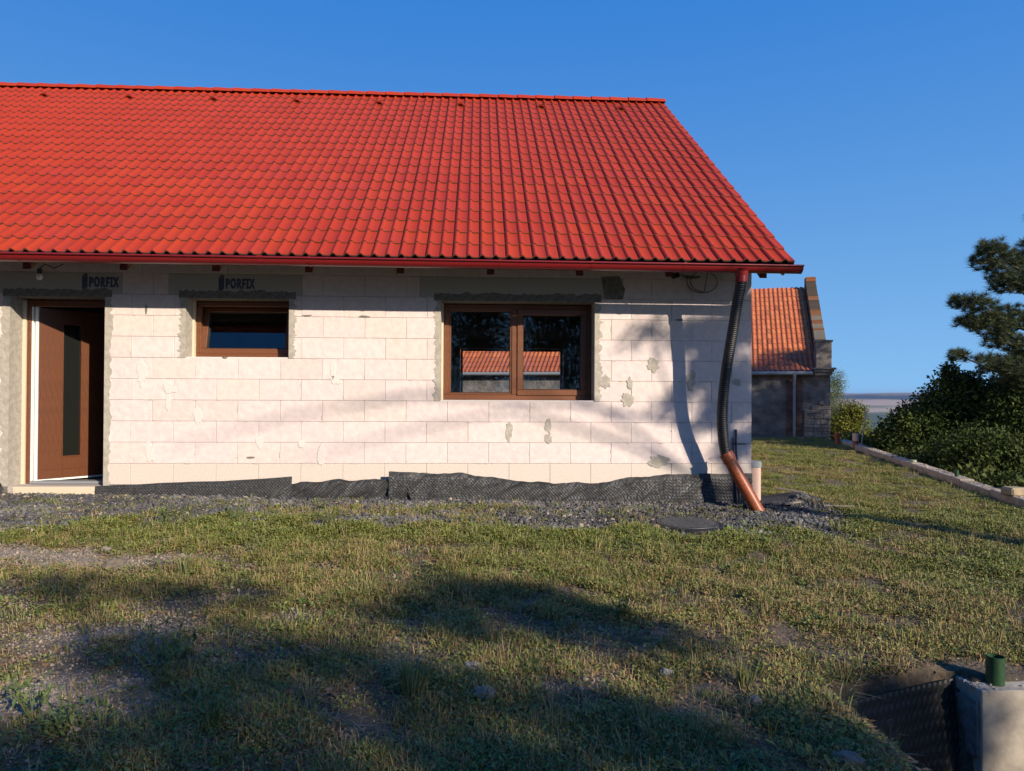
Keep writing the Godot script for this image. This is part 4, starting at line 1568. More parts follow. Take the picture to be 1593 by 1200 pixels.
		crown(hg, "leaves", [[Vector3(0, 3.2 * big, 0), Vector3(1.9, 2.6 * big, 1.3), 420], [Vector3(rr(-0.5, 0.5), 5.4 * big, 0), Vector3(1.6, 1.5 * big, 1.1), 260]], lc, M.leaf, Color(0.025, 0.045, 0.012), Color(0.06, 0.085, 0.02), 1.8, 2.8)
	# big trees added left of the drive, outside the view, to cut sky light
	for k in 5:
		var hg := thing("added_drive_tree", ["oldest", "twin stemmed", "narrow", "wide", "youngest"][k] + " tall tree added left of the drive, outside the view, to cut sky light", "tree", Vector3(-15.5 + rr(-0.8, 0.8), -0.4, 4.0 + 4.2 * k), 0.0, "added trees left of the drive")
		trunk(hg, [Vector3(0, 0, 0), Vector3(rr(-0.3, 0.3), 4.0, 0), Vector3(rr(-0.5, 0.5), 9.0, 0)], 0.28, 0.08)
		crown(hg, "leaves", [[Vector3(0, 5.5, 0), Vector3(2.0, 3.8, 2.2), 520], [Vector3(rr(-0.5, 0.5), 9.0, 0), Vector3(1.8, 2.2, 1.9), 320], [Vector3(0, 2.2, 0), Vector3(1.6, 1.6, 1.9), 200]], lc, M.leaf, Color(0.025, 0.045, 0.012), Color(0.06, 0.085, 0.02), 1.8, 2.8)
	# a tree farther right beyond the wall, outside the view, that shades the barn
	var t3 := thing("barn_shade_tree", "leafy tree beyond the wall outside the view, shading the barn", "tree", Vector3(13.2, -5.0, -3.4))
	trunk(t3, [Vector3(0, 0, 0), Vector3(0.1, 5.0, 0), Vector3(-0.2, 11.5, 0)], 0.25, 0.08)
	crown(t3, "leaves", [[Vector3(-0.6, 10.4, 0.1), Vector3(1.3, 0.75, 0.9), 420], [Vector3(0.5, 11.4, 0.2), Vector3(1.2, 0.7, 0.9), 360], [Vector3(-0.2, 12.3, 0.0), Vector3(0.9, 0.35, 0.7), 110], [Vector3(0.7, 10.0, 0.0), Vector3(1.1, 0.5, 0.8), 200], [Vector3(-1.6, 11.2, 0.0), Vector3(0.7, 0.5, 0.6), 110], [Vector3(0.9, 12.9, 0), Vector3(0.7, 0.25, 0.5), 50]], lc, M.leaf, Color(0.04, 0.07, 0.02), Color(0.08, 0.11, 0.03), 0.8, 1.3)
	# a second, thinner tree to the right: its branches draw the soft shadows at the house corner
	var t2 := thing("corner_shade_tree", "thin branching tree right of the photographer, shading the house corner", "tree", Vector3(8.6, -0.4, 10.3))
	trunk(t2, [Vector3(0, 0, 0), Vector3(-0.2, 2.5, 0), Vector3(-0.9, 5.0, -0.2), Vector3(-1.3, 7.4, -0.3)], 0.16, 0.05)
	var tc := []
	for q in [[-0.62, 1.98, 0.16, 0.16, 30], [-0.42, 1.75, 0.18, 0.22, 36], [-0.1, 2.05, 0.14, 0.14, 24], [-0.25, 1.40, 0.14, 0.16, 26], [-0.66, 1.45, 0.08, 0.12, 12], [-0.1, 1.1, 0.12, 0.14, 20], [-0.52, 1.0, 0.1, 0.12, 12], [-0.95, 1.95, 0.10, 0.06, 6], [-1.3, 2.02, 0.12, 0.05, 6], [-1.0, 1.1, 0.12, 0.1, 7], [-0.2, 0.6, 0.14, 0.12, 16], [1.0, 1.7, 0.5, 0.4, 60], [-0.05, 2.35, 0.16, 0.12, 20]]:
		var c: Vector3 = Vector3(q[0], q[1], 0) + S * 10.3 - t2.position
		tc.append([c, Vector3(q[2] * 1.15, q[3] * 1.1, 0.3), int(q[4] * 2.6)])
		if q[4] > 5:
			var b := MB.new()
			var root := Vector3(-0.6, 4.2, -0.1)
			b.tube([root, root.lerp(c, 0.5) + Vector3(rr(-0.2, 0.2), 0.3, 0), c], [0.035, 0.022, 0.012], 5)
			part("limb", b.mesh(), M.bark, t2)
	for q in [[-5.4, 0.46, -2.9, 1.05], [-4.9, 1.0, -2.6, 1.5], [-7.0, 0.6, -4.2, 1.22]]:
		var A: Vector3 = Vector3(q[0], q[1], 0) + S * 19.0 - t2.position
		var Bq: Vector3 = Vector3(q[2], q[3], 0) + S * 16.0 - t2.position
		var P0 := Vector3(-1.0, 5.6 + rr(-0.3, 1.5), -0.2)
		var bb := MB.new()
		bb.tube([P0, P0.lerp(Bq, 0.5) + Vector3(0, 0.12, 0), Bq, Bq.lerp(A, 0.5) + Vector3(0, 0.05, 0), A], [0.028, 0.024, 0.02, 0.018, 0.008], 6)
		part("bough", bb.mesh(), M.bark, t2)
	crown(t2, "leaves", tc, lc, M.leaf, Color(0.04, 0.07, 0.02), Color(0.08, 0.11, 0.03), 0.7, 1.1)

# ---------------------------------------------------------------- loose objects by the house
func make_objects() -> void:
	# corrugated hose from the gutter outlet
	var keys: Array[Vector3] = [Vector3(-0.395, 2.60, 0.722), Vector3(-0.40, 2.46, 0.70), Vector3(-0.425, 2.25, 0.655), Vector3(-0.45, 1.95, 0.59), Vector3(-0.487, 1.62, 0.53), Vector3(-0.508, 1.30, 0.47), Vector3(-0.505, 1.0, 0.405), Vector3(-0.47, 0.74, 0.34), Vector3(-0.425, 0.54, 0.30), Vector3(-0.395, 0.44, 0.31)]
	var cv := Curve3D.new()
	for i in keys.size():
		var tn: Vector3 = (keys[mini(i + 1, keys.size() - 1)] - keys[maxi(i - 1, 0)]) / 6.0
		cv.add_point(keys[i], -tn, tn)
	var L := cv.get_baked_length()
	var path := []
	var rad := []
	var n := int(L / 0.0055)
	for i in n + 1:
		path.append(cv.sample_baked(L * i / n, true))
		rad.append([0.056, 0.063, 0.063, 0.057][i % 4])
	var b := MB.new()
	b.tube(path, rad, 20, false)
	tag(part("drain_hose", b.mesh(), M.black_plastic), "black corrugated hose hanging from the gutter outlet at the house corner", "hose")
	# orange pipe it runs into
	var a := Vector3(-0.425, 0.545, 0.305)
	var e := Vector3(-0.125, -0.09, 0.52)
	var ax := (a - e).normalized()
	var o := thing("orange_drain_pipe", "leaning orange plastic drain pipe taking the black hose into the gravel", "pipe", e)
	b = MB.new()
	var x := ax.cross(Vector3.BACK).normalized()
	var ba := Basis(x, ax, x.cross(ax))
	var ln := a.distance_to(e)
	b.lathe([Vector2(0.072, -0.12), Vector2(0.072, ln - 0.11), Vector2(0.080, ln - 0.09), Vector2(0.080, ln - 0.015), Vector2(0.086, ln - 0.01), Vector2(0.086, ln), Vector2(0.066, ln), Vector2(0.066, ln - 0.1)], Vector3(), 28, ba)
	part("pipe", b.mesh(), M.orange_pvc, o)
	# pale pipe with a grey lid behind the corner
	o = thing("capped_pipe", "pale pinkish upright pipe with dark lid beside the house corner", "pipe", Vector3(0.115, -0.05, -0.25))
	b = MB.new()
	b.lathe([Vector2(0.095, -0.1), Vector2(0.095, 0.40)], Vector3(), 24)
	part("pipe", b.mesh(), M.pale_pvc, o)
	b = MB.new()
	b.lathe([Vector2(0.104, 0.385), Vector2(0.104, 0.445), Vector2(0.096, 0.455), Vector2(0.0, 0.455)], Vector3(), 24)
	part("lid", b.mesh(), M.zinc, o)
	# round inspection cover in the gravel
	var gy := height(-1.24, 1.52)
	o = thing("inspection_cover", "low round dark plastic cover lying in the gravel before the house", "manhole cover", Vector3(-1.24, gy, 1.52))
	b = MB.new()
	b.lathe([Vector2(0.36, -0.05), Vector2(0.36, 0.035), Vector2(0.345, 0.045), Vector2(0.315, 0.045), Vector2(0.31, 0.036)], Vector3(), 40)
	part("rim", b.mesh(), M.black_plastic, o)
	b = MB.new()
	b.cc = Color(2.0, 1.95, 1.85)
	b.lathe([Vector2(0.308, 0.034), Vector2(0.305, 0.05), Vector2(0.22, 0.058), Vector2(0.0, 0.060)], Vector3(), 40)
	for k in 9:
		var zz := -0.24 + 0.06 * k
		var w := sqrt(0.27 * 0.27 - zz * zz)
		b.span(-w, w, 0.05, 0.063, zz - 0.008, zz + 0.008, 0.002)
	part("lid", b.mesh(), M.membrane, o)
	# bulb under the eaves by the door
	o = thing("bulb_lamp", "small bare lamp hanging from the rafter above the door", "lamp", Vector3(-8.33, 2.56, 0.30))
	b = MB.new()
	b.lathe([Vector2(0.022, 0.02), Vector2(0.024, 0.07), Vector2(0.012, 0.08)], Vector3(), 14)
	b.tube([Vector3(0, 0.08, 0), Vector3(0.03, 0.14, -0.05), Vector3(0.10, 0.10, -0.1), Vector3(0.18, 0.16, -0.15)], 0.006, 6)
	part("socket", b.mesh(), M.black_plastic, o)
	b = MB.new()
	b.lathe([Vector2(0.0, -0.055), Vector2(0.02, -0.05), Vector2(0.033, -0.03), Vector2(0.036, -0.008), Vector2(0.028, 0.012), Vector2(0.02, 0.022)], Vector3(), 16)
	part("bulb", b.mesh(), mat(Color(0.6, 0.6, 0.58), 0.15), o)
	# loop of cable at the corner
	path = []
	for k in 40:
		var t := k / 39.0
		var an := t * TAU * 1.35 + 2.6
		path.append(Vector3(-0.62 + cos(an) * (0.20 - 0.05 * t), 2.62 + sin(an) * (0.14 - 0.02 * t), 0.03 + 0.02 * t))
	path.push_front(Vector3(-0.98, 2.70, 0.03))
	path.append(Vector3(-0.55, 2.84, 0.05))
	b = MB.new()
	b.tube(path, 0.005, 6)
	b.box(Vector3(-0.96, 2.69, 0.04), Vector3(0.10, 0.06, 0.05), Basis(Vector3.BACK, 0.3), 0.012)
	tag(part("cable_loop", b.mesh(), M.black_plastic), "black cable coiled loosely under the eaves at the house corner", "cable")
	# dark cable coming out by the hose foot
	b = MB.new()
	b.tube([Vector3(-0.20, 0.82, 0.02), Vector3(-0.205, 0.6, 0.03), Vector3(-0.20, 0.35, 0.05), Vector3(-0.18, 0.1, 0.08), Vector3(-0.17, -0.12, 0.09)], 0.013, 7)
	b.tube([Vector3(-0.24, 0.72, 0.02), Vector3(-0.235, 0.5, 0.03), Vector3(-0.22, 0.25, 0.05), Vector3(-0.2, -0.12, 0.08)], 0.009, 7)
	tag(part("wall_cable", b.mesh(), mat(Color(0.07, 0.07, 0.075), 0.6)), "pair of thin grey cables running down the wall behind the orange pipe", "cable")
	# wood scraps by the soil heap
	var sc := [[0.42, 0.20, 0.30, 0.045, 0.5, "short weathered board scrap lying before the soil heap"], [0.15, 0.12, 0.22, 0.03, -0.2, "thin grey splinter of wood next to the orange pipe foot"], [0.95, 0.28, 0.34, 0.03, -0.35, "flat pale wood strip at the right end of the rubble"], [0.62, -0.32, 0.35, 0.03, -0.5, "grey stick lying across the top of the soil heap"]]
	for q in sc:
		b = MB.new()
		b.cc = Color(0.42, 0.36, 0.29) * rr(0.85, 1.1)
		b.box(Vector3(), Vector3(q[2], 0.022, q[3]), Basis(), 0.004)
		tag(part("wood_scrap", b.mesh(), M.stone, self, Transform3D(Basis(Vector3.UP, q[4]) * Basis(Vector3.BACK, rr(-0.12, 0.12)), Vector3(q[0], height(q[0], q[1]) + 0.035, q[1]))), q[5], "wood scrap", "wood scraps by the house corner")
	# single stones
	var st := [[-6.02, 3.27, 0.085, 0.06, "angular pale slab stone leaning in the weeds at left", Color(0.27, 0.225, 0.17)], [-3.32, 5.33, 0.062, 0.035, "largest whitish stone in the shaded lower middle of the lawn", Color(0.30, 0.275, 0.23)], [-2.08, 5.43, 0.036, 0.036, "upright pale stone in the shade right of centre", Color(0.36, 0.33, 0.29)], [-3.38, 5.02, 0.055, 0.03, "flat grey stone between tufts in the shaded middle of the lawn", Color(0.4, 0.38, 0.34)], [-1.9, 5.92, 0.06, 0.03, "grey crumbly stone at the bottom edge near the dark pit", Color(0.24, 0.22, 0.19)], [-4.2, 5.35, 0.03, 0.022, "small reddish brick chip in the lower left weeds", Color(0.48, 0.19, 0.09)], [0.62, 0.02, 0.08, 0.045, "rounded grey stone half buried beside the soil heap", Color(0.25, 0.25, 0.23)], [-6.35, 2.72, 0.04, 0.025, "pale stone in the bare sandy patch at left", Color(0.45, 0.38, 0.3)], [-1.62, 1.72, 0.05, 0.035, "yellowish stone at the left rim of the round cover", Color(0.4, 0.31, 0.16)], [-2.4, 5.1, 0.035, 0.028, "small pale stone in the brown bare soil", Color(0.5, 0.46, 0.4)]]
	var sd := 40
	for q in st:
		sd += 1
		tag(part("stone", stone_mesh(sd, 0.32, 2), mat(q[5], 0.95, tex["dirt"], tex["roughn"], 4.0, 0.6, false), self, Transform3D(Basis(Vector3.UP, sd * 1.3).scaled(Vector3(q[2], q[3], q[2] * 0.75)), Vector3(q[0], height(q[0], q[1]) + q[3] * 0.45, q[1]))), q[4], "stone", "single stones on the lawn")

# ---------------------------------------------------------------- foundation membrane along the wall
func sheet(label: String, top: Array, foot: float, lean: float, bulge: float, dx := 0.0) -> void:
	# top: [x, y] points from left to right; the sheet hangs to the ground with dimples
	var x0: float = top[0][0]
	var x1: float = top[-1][0]
	var tx := []
	var ty := []
	for q in top:
		tx.append(q[0])
		ty.append(q[1])
	var pitch := 0.0095
	var nx := int((x1 - x0) / pitch)
	var rows := []
	var ny := 34
	for r in ny + 1:
		var t := float(r) / ny
		var row := PackedVector3Array()
		for k in nx + 1:
			var x := x0 + (x1 - x0) * k / nx
			var yt: float = ramp(tx, ty, x) + 0.03 * nz.get_noise_2d(x * 180.0, foot * 900.0) * ss(0.0, 0.03, foot)
			var yb := height(x, 0.1) - 0.07
			var y := lerpf(yt, yb, t)
			var wv := nz.get_noise_2d(x * 110.0, 20.0 + bulge * 90.0)
			var ft := foot + (0.07 * exp(-(x - x0) / 0.28) if foot > 0.02 else 0.0)
			var z := 0.010 + ft + lean * (1.0 - t) + bulge * (0.5 + wv) * (1.0 - t * t) + 0.02 * t
			z += (0.012 + bulge * 0.5) * nz.get_noise_2d(x * 420.0 + t * 160.0, 300.0 + t * 90.0) * ss(0.0, 0.03, foot)
			z = maxf(z, 0.008 + ft)
			if t > 0.13:
				var kk := k + (2 if int(y / 0.019) % 2 else 0)
				if kk % 4 < 2 and int(floor(y / 0.0095)) % 2 == 0: z += 0.009
			row.append(Vector3(x + dx * t, y, z))
		rows.append(row)
	var b := MB.new()
	b.grid(rows)
	tag(part("foundation_membrane", b.mesh(), M.membrane), label, "membrane", "foundation membrane sheets along the wall foot")

func make_membranes() -> void:
	sheet("small black membrane scrap left of the door", [[-10.5, 0.21], [-9.4, 0.205], [-8.95, 0.20], [-8.87, 0.18], [-8.84, 0.10]], 0.03, 0.03, 0.02)
	sheet("black membrane sheet right of the door, smooth at its top edge", [[-7.83, 0.138], [-7.4, 0.155], [-7.09, 0.175], [-6.7, 0.19], [-6.34, 0.197], [-5.9, 0.225], [-5.555, 0.25]], 0.004, 0.015, 0.01)
	sheet("sagging dimpled membrane sheet with a curled left corner, middle of the wall foot", [[-5.82, 0.00], [-5.76, 0.06], [-5.66, 0.13], [-5.44, 0.185], [-5.2, 0.19], [-4.987, 0.225], [-4.8, 0.205], [-4.568, 0.219], [-4.35, 0.215], [-4.178, 0.20], [-4.13, 0.02]], 0.055, 0.03, 0.05)
	sheet("longest dimpled membrane sheet, under the wide window, tallest at its left end", [[-4.40, 0.305], [-4.1, 0.30], [-3.533, 0.295], [-3.2, 0.255], [-2.913, 0.217], [-2.446, 0.165], [-1.898, 0.180], [-1.6, 0.22], [-1.347, 0.255], [-1.0, 0.272], [-0.62, 0.278]], 0.03, 0.02, 0.035)
	sheet("smooth dark membrane piece wrapped round the house corner behind the orange pipe", [[-0.66, 0.28], [-0.3, 0.278], [0.0, 0.286]], 0.012, 0.0, 0.004)

# ---------------------------------------------------------------- grass, weeds, gravel
func blades(nb: int, l0: float, l1: float, w: float, spread: float, droop: float) -> ArrayMesh:
	var b := MB.new()
	for i in nb:
		var a := rr(0, TAU)
		var d := Vector3(cos(a), 0, sin(a))
		var o := d * rr(0.0, spread * 0.5)
		var l := rr(l0, l1)
		var lean := rr(0.2, 1.7) * spread * 9.0
		var s := Vector3(-d.z, 0, d.x).rotated(Vector3.UP, rr(-1, 1)) * w * 0.5
		var p1 := o + Vector3.UP * l * 0.6 + d * l * 0.25 * lean
		var p2 := o + Vector3.UP * l * (0.95 - droop * rng.randf()) + d * l * 0.75 * lean
		b.cc = Color.WHITE * rr(0.75, 1.2)
		b.quad(o - s, o + s, p1 + s * 0.75, p1 - s * 0.75)
		b.tri(p1 - s * 0.75, p1 + s * 0.75, p2)
	return b.mesh()

func weed_clump(nl: int, r: float, h: float, l: float) -> ArrayMesh:
	var b := MB.new()
	for i in nl:
		var a := rr(0, TAU)
		var q := sqrt(rng.randf()) * r
		var o := Vector3(cos(a) * q, rr(0.15, 1.0) * h * (1.0 - 0.6 * q / r), sin(a) * q)
		var dir := Vector3(cos(a + rr(-1, 1)), rr(-0.3, 0.7), sin(a + rr(-1, 1))).normalized()
		b.cc = Color.WHITE * rr(0.7, 1.2)
		leaf(b, o, dir, (Vector3.UP + rdir() * 0.5).normalized(), l * rr(0.6, 1.3), l * rr(0.35, 0.6))
	return b.mesh()

func make_grass() -> void:
	rng.seed = 77
	var eye := Vector3(-3.35, 1.25, 8.69)
	var tuft := [blades(8, 0.02, 0.05, 0.004, 0.06, 0.5), blades(7, 0.03, 0.085, 0.0045, 0.07, 0.6)]
	var straw := [blades(7, 0.02, 0.06, 0.0028, 0.10, 0.8), blades(4, 0.05, 0.13, 0.0025, 0.07, 0.5)]
	var weed := [weed_clump(18, 0.055, 0.045, 0.022), weed_clump(22, 0.06, 0.03, 0.018)]
	var litter := weed_clump(10, 0.07, 0.008, 0.035)
	var X := {"t0": [], "t1": [], "s0": [], "s1": [], "w0": [], "w1": [], "l": []}
	var C := {"t0": [], "t1": [], "s0": [], "s1": [], "w0": [], "w1": [], "l": []}
	var tries := 0
	var total := 0
	while total < 150000 and tries < 900000:
		tries += 1
		# sample by distance so that near ground is denser
		var d := 2.4 + pow(rng.randf(), 1.35) * 17.5
		var an := -0.0468 + rr(-0.74, 0.96)
		var x := eye.x + tan(an + 0.094) * d
		var z := eye.z - d
		if x > 5.8 and z > -6.0: continue
		if z < 0.0 and x < 0.12: continue
		if z > 6.3 or z < -11.5: continue
		if beyond_kerb(x, z) > -0.03: continue
		if x > -0.9 and z > 4.93 and z < 5.25: continue
		if x > -1.7 and z > 4.9 + maxf(0.0, -0.85 - x) * 0.30 and z < 5.45: continue
		if Vector2(x + 1.24, z - 1.52).length() < 0.37: continue
		var g := grassy(x, z)
		var left := ss(-3.4, -5.2, x) * ss(2.6, 3.4, z)
		var dens := g * (1.0 - 0.62 * left)
		dens += 0.06 if x < 0.9 and z > 0.35 else 0.02
		if x < -3.0 and x > -5.6 and z > 0.5 and z < 1.6: dens += 0.22
		var pn := nz.get_noise_2d(x * 130.0 + 500.0, z * 130.0)
		dens *= clampf(0.55 + pn * 1.9, 0.05, 1.0)
		dens *= 1.0 - 0.64 * ss(3.4, 4.6, z) * ss(-0.5, -1.4, x)
		if rng.randf() > dens: continue
		total += 1
		# how dry: greener near the gravel and at the right, dry and brown in the middle and near
		var dry := 0.57 + 1.3 * nz.get_noise_2d(x * 45.0, z * 45.0 + 900.0) + 0.6 * nz.get_noise_2d(x * 160.0 + 70.0, z * 160.0)
		dry += 0.30 * ss(2.2, 3.2, z) * ss(-1.0, -2.5, x) * ss(4.6, 3.8, z)
		dry += 0.38 * ss(3.5, 4.7, z)
		dry += 0.22 * ss(2.3, 3.0, z) * ss(-0.5, -1.5, x)
		dry += 0.40 * ss(1.0, 0.3, Vector2((x + 2.0) / 1.6, (z - 4.8) / 0.7).length())
		dry -= 0.7 * ss(0.75, 0.1, absf(z - gravel_edge(x) - 0.15)) * (1.0 if x < 0.8 else 0.0)
		dry -= 0.15 * ss(-0.5, 2.0, x)
		dry += 0.35 * ss(1.2, 0.2, Vector2(x - 2.3, z - 1.6).length())
		dry += 0.3 * ss(0.9, 0.2, Vector2((x - 1.6) / 2.0, (z + 3.8) / 0.7).length())
		if Vector2(x - 0.55, z + 0.1).length() < 0.5: dry = 0.97
		dry = clampf(dry, 0.02, 0.97)
		var sc := rr(0.6, 1.25) * (1.0 + 0.03 * d)
		if z < 0.0: sc *= 0.85
		var tall := ss(0.6, 0.1, absf(z - gravel_edge(x) - 0.2)) if x < 0.8 and z > 0.0 else 0.0
		sc *= 1.0 + 0.35 * tall * clampf(pn + 0.5, 0, 1)
		var p := Vector3(x, height(x, z) - 0.004, z)
		var q := Transform3D(Basis(Vector3.UP, rr(0, TAU)) * Basis(Vector3.RIGHT, rr(-0.25, 0.25)) * sc, p)
		var r := rng.randf()
		var key := ""
		var col := Color()
		var gr0 := Color(0.080, 0.115, 0.016)
		var gr1 := Color(0.22, 0.235, 0.045)
		if r < dry * 0.42:
			key = "s%d" % (0 if rng.randf() < 0.92 else 1)
			col = Color(0.30, 0.20, 0.08).lerp(Color(0.44, 0.33, 0.165), rng.randf())
			if rng.randf() < 0.25: col = Color(0.20, 0.11, 0.055)
		elif r < dry * 0.62:
			key = "l"
			col = Color(0.14, 0.08, 0.038).lerp(Color(0.30, 0.19, 0.09), rng.randf())
		elif r < dry * 0.62 + (1.0 - dry * 0.62) * 0.72:
			key = "w%d" % (rng.randi() % 2)
			col = gr0.lerp(gr1, rng.randf())
			if rng.randf() < 0.30: col = Color(0.22, 0.19, 0.055)
		else:
			key = "t%d" % (rng.randi() % 2)
			col = gr0.lerp(gr1, rng.randf())
			if rng.randf() < 0.3: col = Color(0.19, 0.19, 0.07)
		X[key].append(q)
		C[key].append(col)
	# dead stalks lying about
	var stalk := MB.new()
	for k in 5:
		var a := rr(0, TAU)
		var dd := Vector3(cos(a), rr(-0.02, 0.22), sin(a))
		var o := Vector3(rr(-0.06, 0.06), rr(0.008, 0.03), rr(-0.06, 0.06))
		var sd := Vector3(-sin(a), 0, cos(a)) * 0.0016
		var l := rr(0.06, 0.17)
		stalk.cc = Color.WHITE * rr(0.7, 1.2)
		stalk.quad(o - sd, o + sd, o + dd * l * 0.6 + sd, o + dd * l * 0.6 - sd)
		stalk.tri(o + dd * l * 0.6 - sd, o + dd * l * 0.6 + sd, o + dd * l + Vector3(0, -0.01, 0))
	var dx := []
	var dc := []
	while dx.size() < 2600:
		var d := 2.4 + pow(rng.randf(), 1.3) * 8.0
		var an := -0.0468 + rr(-0.72, 0.72)
		var x := eye.x + tan(an + 0.094) * d
		var z := eye.z - d
		if z < 0.7 or z > 6.2 or (x > -1.7 and z > 4.85) or rng.randf() > 0.25 + grassy(x, z): continue
		dx.append(Transform3D(Basis(Vector3.UP, rr(0, TAU)) * rr(0.4, 1.0), Vector3(x, height(x, z), z)))
		dc.append(Color(0.13, 0.085, 0.045).lerp(Color(0.36, 0.27, 0.15), pow(rng.randf(), 1.5)))
	tag(scatter("dead_stalks", stalk.mesh(), M.straw, dx, dc), "thin dead stalks lying loose on the lawn", "stalks", "", "stuff")
	var names := {"t0": "short_grass", "t1": "longer_grass", "s0": "dry_grass", "s1": "tall_dry_grass", "w0": "leafy_weeds", "w1": "creeping_weeds", "l": "dead_leaves"}
	var labels := {"t0": "short green grass blades over the lawn", "t1": "slightly longer green grass tufts over the lawn", "s0": "dry straw coloured grass over the lawn", "s1": "taller thin dry stalks standing in the lawn", "w0": "small leafy green weeds over the lawn", "w1": "flat creeping green weeds over the lawn", "l": "brown dead leaf litter between the weeds"}
	var meshes := {"t0": tuft[0], "t1": tuft[1], "s0": straw[0], "s1": straw[1], "w0": weed[0], "w1": weed[1], "l": litter}
	for k in names:
		tag(scatter(names[k], meshes[k], M.straw if k in ["s0", "s1", "l"] else M.grass, X[k], C[k]), labels[k], "grass", "", "stuff")
	# gravel
	var ps := [stone_mesh(1, 0.35, 0), stone_mesh(2, 0.35, 0), stone_mesh(3, 0.4, 0)]
	var gx := [[], [], []]
	var gc := [[], [], []]
	tries = 0
	total = 0
	while total < 95000 and tries < 400000:
		tries += 1
		var x := rr(-10.5, 1.0)
		var z := rr(0.0, 3.4)
		var s := 0.0
		var pit := false
		if rng.randf() < 0.34:
			x = rr(-8.2, -2.4)
			z = rr(2.2, 6.0)
			pit = true
		if pit:
			if rng.randf() > (1.0 - grassy(x, z)) * 0.9 + 0.05 + 0.4 * ss(-3.6, -4.8, x): continue
		else:
			if rng.randf() > ss(0.35, -0.2, z - gravel_edge(x)) * (1.0 if x < 0.6 else 0.4): continue
		if Vector2(x + 1.24, z - 1.52).length() < 0.33: continue
		total += 1
		s = rr(0.005, 0.017) if not pit else rr(0.002, 0.008)
		if rng.randf() < 0.08: s *= rr(1.4, 2.2)
		var k := rng.randi() % 3
		gx[k].append(Transform3D(Basis(rdir(), rr(0, TAU)) * Basis().scaled(Vector3(1, rr(0.5, 0.9), rr(0.7, 1))) * s, Vector3(x, height(x, z) + s * rr(0.1, 0.8), z)))
		var c := Color(0.045, 0.046, 0.052).lerp(Color(0.14, 0.137, 0.135), pow(rng.randf(), 1.6))
		c = c * (1.0 + 0.7 * nz.get_noise_2d(x * 70.0, z * 70.0))
		if rng.randf() < 0.06: c = Color(0.3, 0.25, 0.19)
		if pit or (x < -6.0 and z > 2.1): c = Color(0.15, 0.125, 0.10).lerp(Color(0.36, 0.30, 0.235), rng.randf())
		gc[k].append(c)
	var gn := ["gravel", "coarse_gravel", "mixed_gravel"]
	for k in 3:
		tag(scatter(gn[k], ps[k], M.pebble, gx[k], gc[k]), "loose dark grey crushed stone along the house wall", "gravel", "gravel strip before the house", "stuff")
	# coarser weeds and long blades that break up the lawn
	var coarse := weed_clump(16, 0.075, 0.06, 0.036)
	var longb := blades(9, 0.10, 0.22, 0.004, 0.06, 0.55)
	var kx := []
	var kc := []
	var lx := []
	var lcs := []
	tries = 0
	while kx.size() < 1000 and tries < 60000:
		tries += 1
		var d := 2.5 + pow(rng.randf(), 1.2) * 9.0
		var an := -0.0468 + rr(-0.72, 0.72)
		var x := eye.x + tan(an + 0.094) * d
		var z := eye.z - d
		if z < 0.45 or z > 6.2 or beyond_kerb(x, z) > -0.05: continue
		if x > -1.75 and z > 4.8: continue
		if Vector2(x + 1.24, z - 1.52).length() < 0.42: continue
		var pn := nz.get_noise_2d(x * 75.0 - 300.0, z * 75.0)
		var rim := x > -7.4 and x < 0.4 and absf(z - gravel_edge(x) - 0.12) < 0.38
		if pn < (0.05 if not rim else -0.12) + rr(-0.1, 0.1): continue
		if rng.randf() > 0.15 + 0.85 * grassy(x, z): continue
		var sc := rr(0.5, 1.1)
		var q := Transform3D(Basis(Vector3.UP, rr(0, TAU)) * Basis(Vector3.RIGHT, rr(-0.2, 0.2)) * sc, Vector3(x, height(x, z), z))
		kx.append(q)
		kc.append(Color(0.05, 0.09, 0.015).lerp(Color(0.13, 0.17, 0.04), rng.randf()) if not rim else Color(0.075, 0.135, 0.02).lerp(Color(0.15, 0.21, 0.04), rng.randf()))
		if rim: kx[-1] = Transform3D(q.basis * rr(1.0, 1.6), q.origin)
		if rng.randf() < 0.35:
			lx.append(Transform3D(q.basis * rr(0.7, 1.2), q.origin + Vector3(rr(-0.2, 0.2), 0, rr(-0.2, 0.2))))
			lcs.append(Color(0.10, 0.13, 0.03).lerp(Color(0.30, 0.25, 0.11), rng.randf()))
	tag(scatter("coarse_weeds", coarse, M.grass, kx, kc), "broader leaved green weeds in scattered patches over the lawn", "weeds", "", "stuff")
	tag(scatter("long_grass", longb, M.grass, lx, lcs), "longer arching grass blades in scattered patches over the lawn", "grass", "", "stuff")
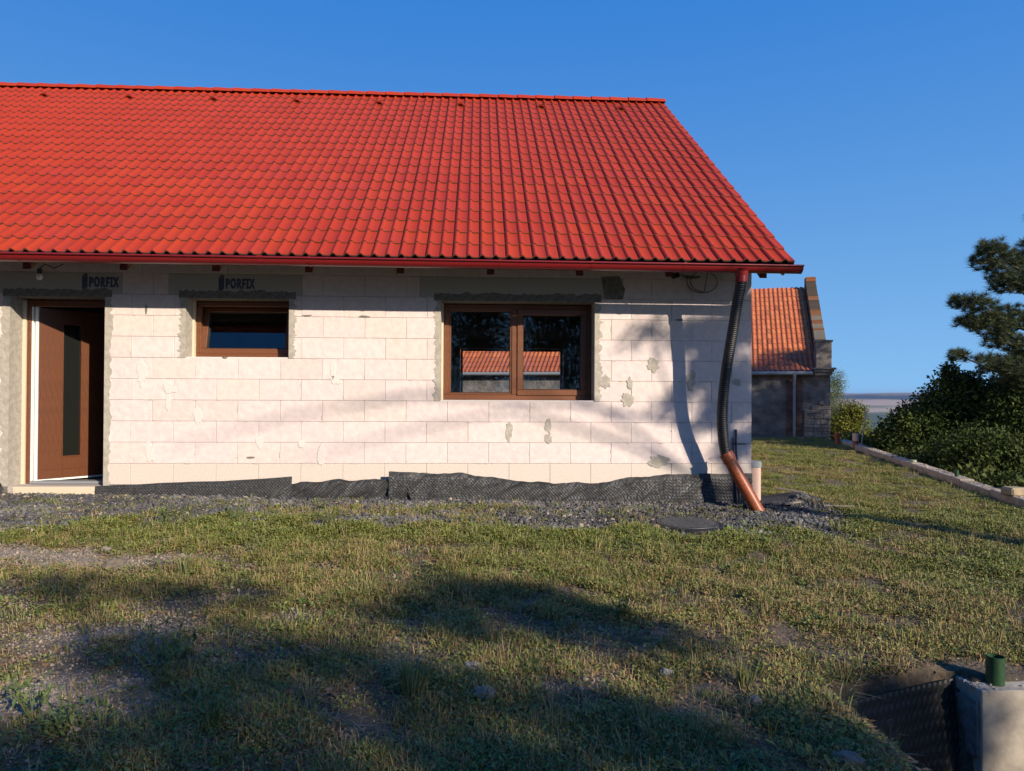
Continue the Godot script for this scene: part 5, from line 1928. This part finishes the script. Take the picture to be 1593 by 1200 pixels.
	# taller weeds that can be told apart
	var wl := [[-4.85, 5.2, 0.30, "thin upright weed with whitish buds, lower left of the lawn", 0], [-5.22, 5.55, 0.20, "feathery green weed at the left beside the bare patch", 0], [-5.02, 5.70, 0.18, "small fern-like weed next to the feathery one at lower left", 0], [-4.45, 5.62, 0.20, "bright green pointed weed in the lower left shade", 0], [-3.65, 5.35, 0.34, "long bent grass blades spreading in the lower middle shade", 1], [-2.05, 5.2, 0.22, "dense pale grass tuft at the edge of the brown bare soil", 1], [-1.65, 5.36, 0.22, "bushy grass tuft on the rim of the dark pit", 1], [-4.75, 1.75, 0.24, "tall green grass tuft growing at the gravel edge left of centre", 1], [-2.45, 4.25, 0.15, "round bluish-green weed cushion in the shade right of centre", 0], [0.18, 1.72, 0.17, "lush green tuft at the gravel end near the orange pipe", 1], [-5.0, 0.95, 0.12, "leafy weed rooted in the gravel near the membrane", 0], [-3.9, 1.1, 0.13, "broad-leaved weed in the gravel under the wide window", 0], [-6.3, 1.75, 0.2, "lush spreading weed patch in front of the small window", 0], [-5.7, 1.6, 0.2, "dark green weed cushion at the gravel edge below the small window", 0], [-5.5, 3.3, 0.2, "yellowish grass tuft beside the leaning slab stone", 1]]
	for q in wl:
		var y := height(q[0], q[1]) - 0.01
		var t := thing("weed_plant" if q[4] == 0 else "grass_tuft", q[3], "weed" if q[4] == 0 else "grass tuft", Vector3(q[0], y, q[1]))
		var b := MB.new()
		var h: float = q[2]
		if q[4] == 1:
			for i in 46:
				var a := rr(0, TAU)
				var dd := Vector3(cos(a), 0, sin(a))
				var o := dd * rr(0, 0.05)
				var l := h * rr(0.5, 1.1)
				var s := Vector3(-dd.z, 0, dd.x) * 0.003
				var p1 := o + Vector3.UP * l * 0.65 + dd * l * rr(0.1, 0.35)
				var p2 := o + Vector3.UP * l * rr(0.55, 1.0) + dd * l * rr(0.5, 0.9)
				b.cc = Color(0.09, 0.12, 0.03).lerp(Color(0.28, 0.25, 0.11), rng.randf() * (1.0 if rng.randf() < 0.5 else 0.3))
				b.quad(o - s, o + s, p1 + s * 0.8, p1 - s * 0.8)
				b.tri(p1 - s * 0.8, p1 + s * 0.8, p2)
			part("blades", b.mesh(), M.grass, t)
		else:
			var stems := MB.new()
			for i in 7:
				var a := rr(0, TAU)
				var tip := Vector3(cos(a) * h * rr(0.2, 0.7), h * rr(0.6, 1.05), sin(a) * h * rr(0.2, 0.7))
				stems.cc = Color(0.10, 0.12, 0.04)
				stems.tube([Vector3(), tip * 0.5 + Vector3(0, h * 0.08, 0), tip], [0.003, 0.0025, 0.001], 5)
				for k in 16:
					var u := rr(0.2, 1.0)
					var o := tip * u + Vector3(0, h * 0.08 * sin(PI * u), 0)
					b.cc = Color(0.055, 0.095, 0.025).lerp(Color(0.12, 0.16, 0.05), rng.randf())
					leaf(b, o, (rdir() + Vector3(0, 0.3, 0)).normalized(), (Vector3.UP + rdir() * 0.5).normalized(), rr(0.02, 0.05) * (0.6 + h * 2.0), rr(0.008, 0.018) * (0.6 + h * 2.0))
			part("stems", stems.mesh(), M.grass, t)
			part("leaves", b.mesh(), M.grass, t)
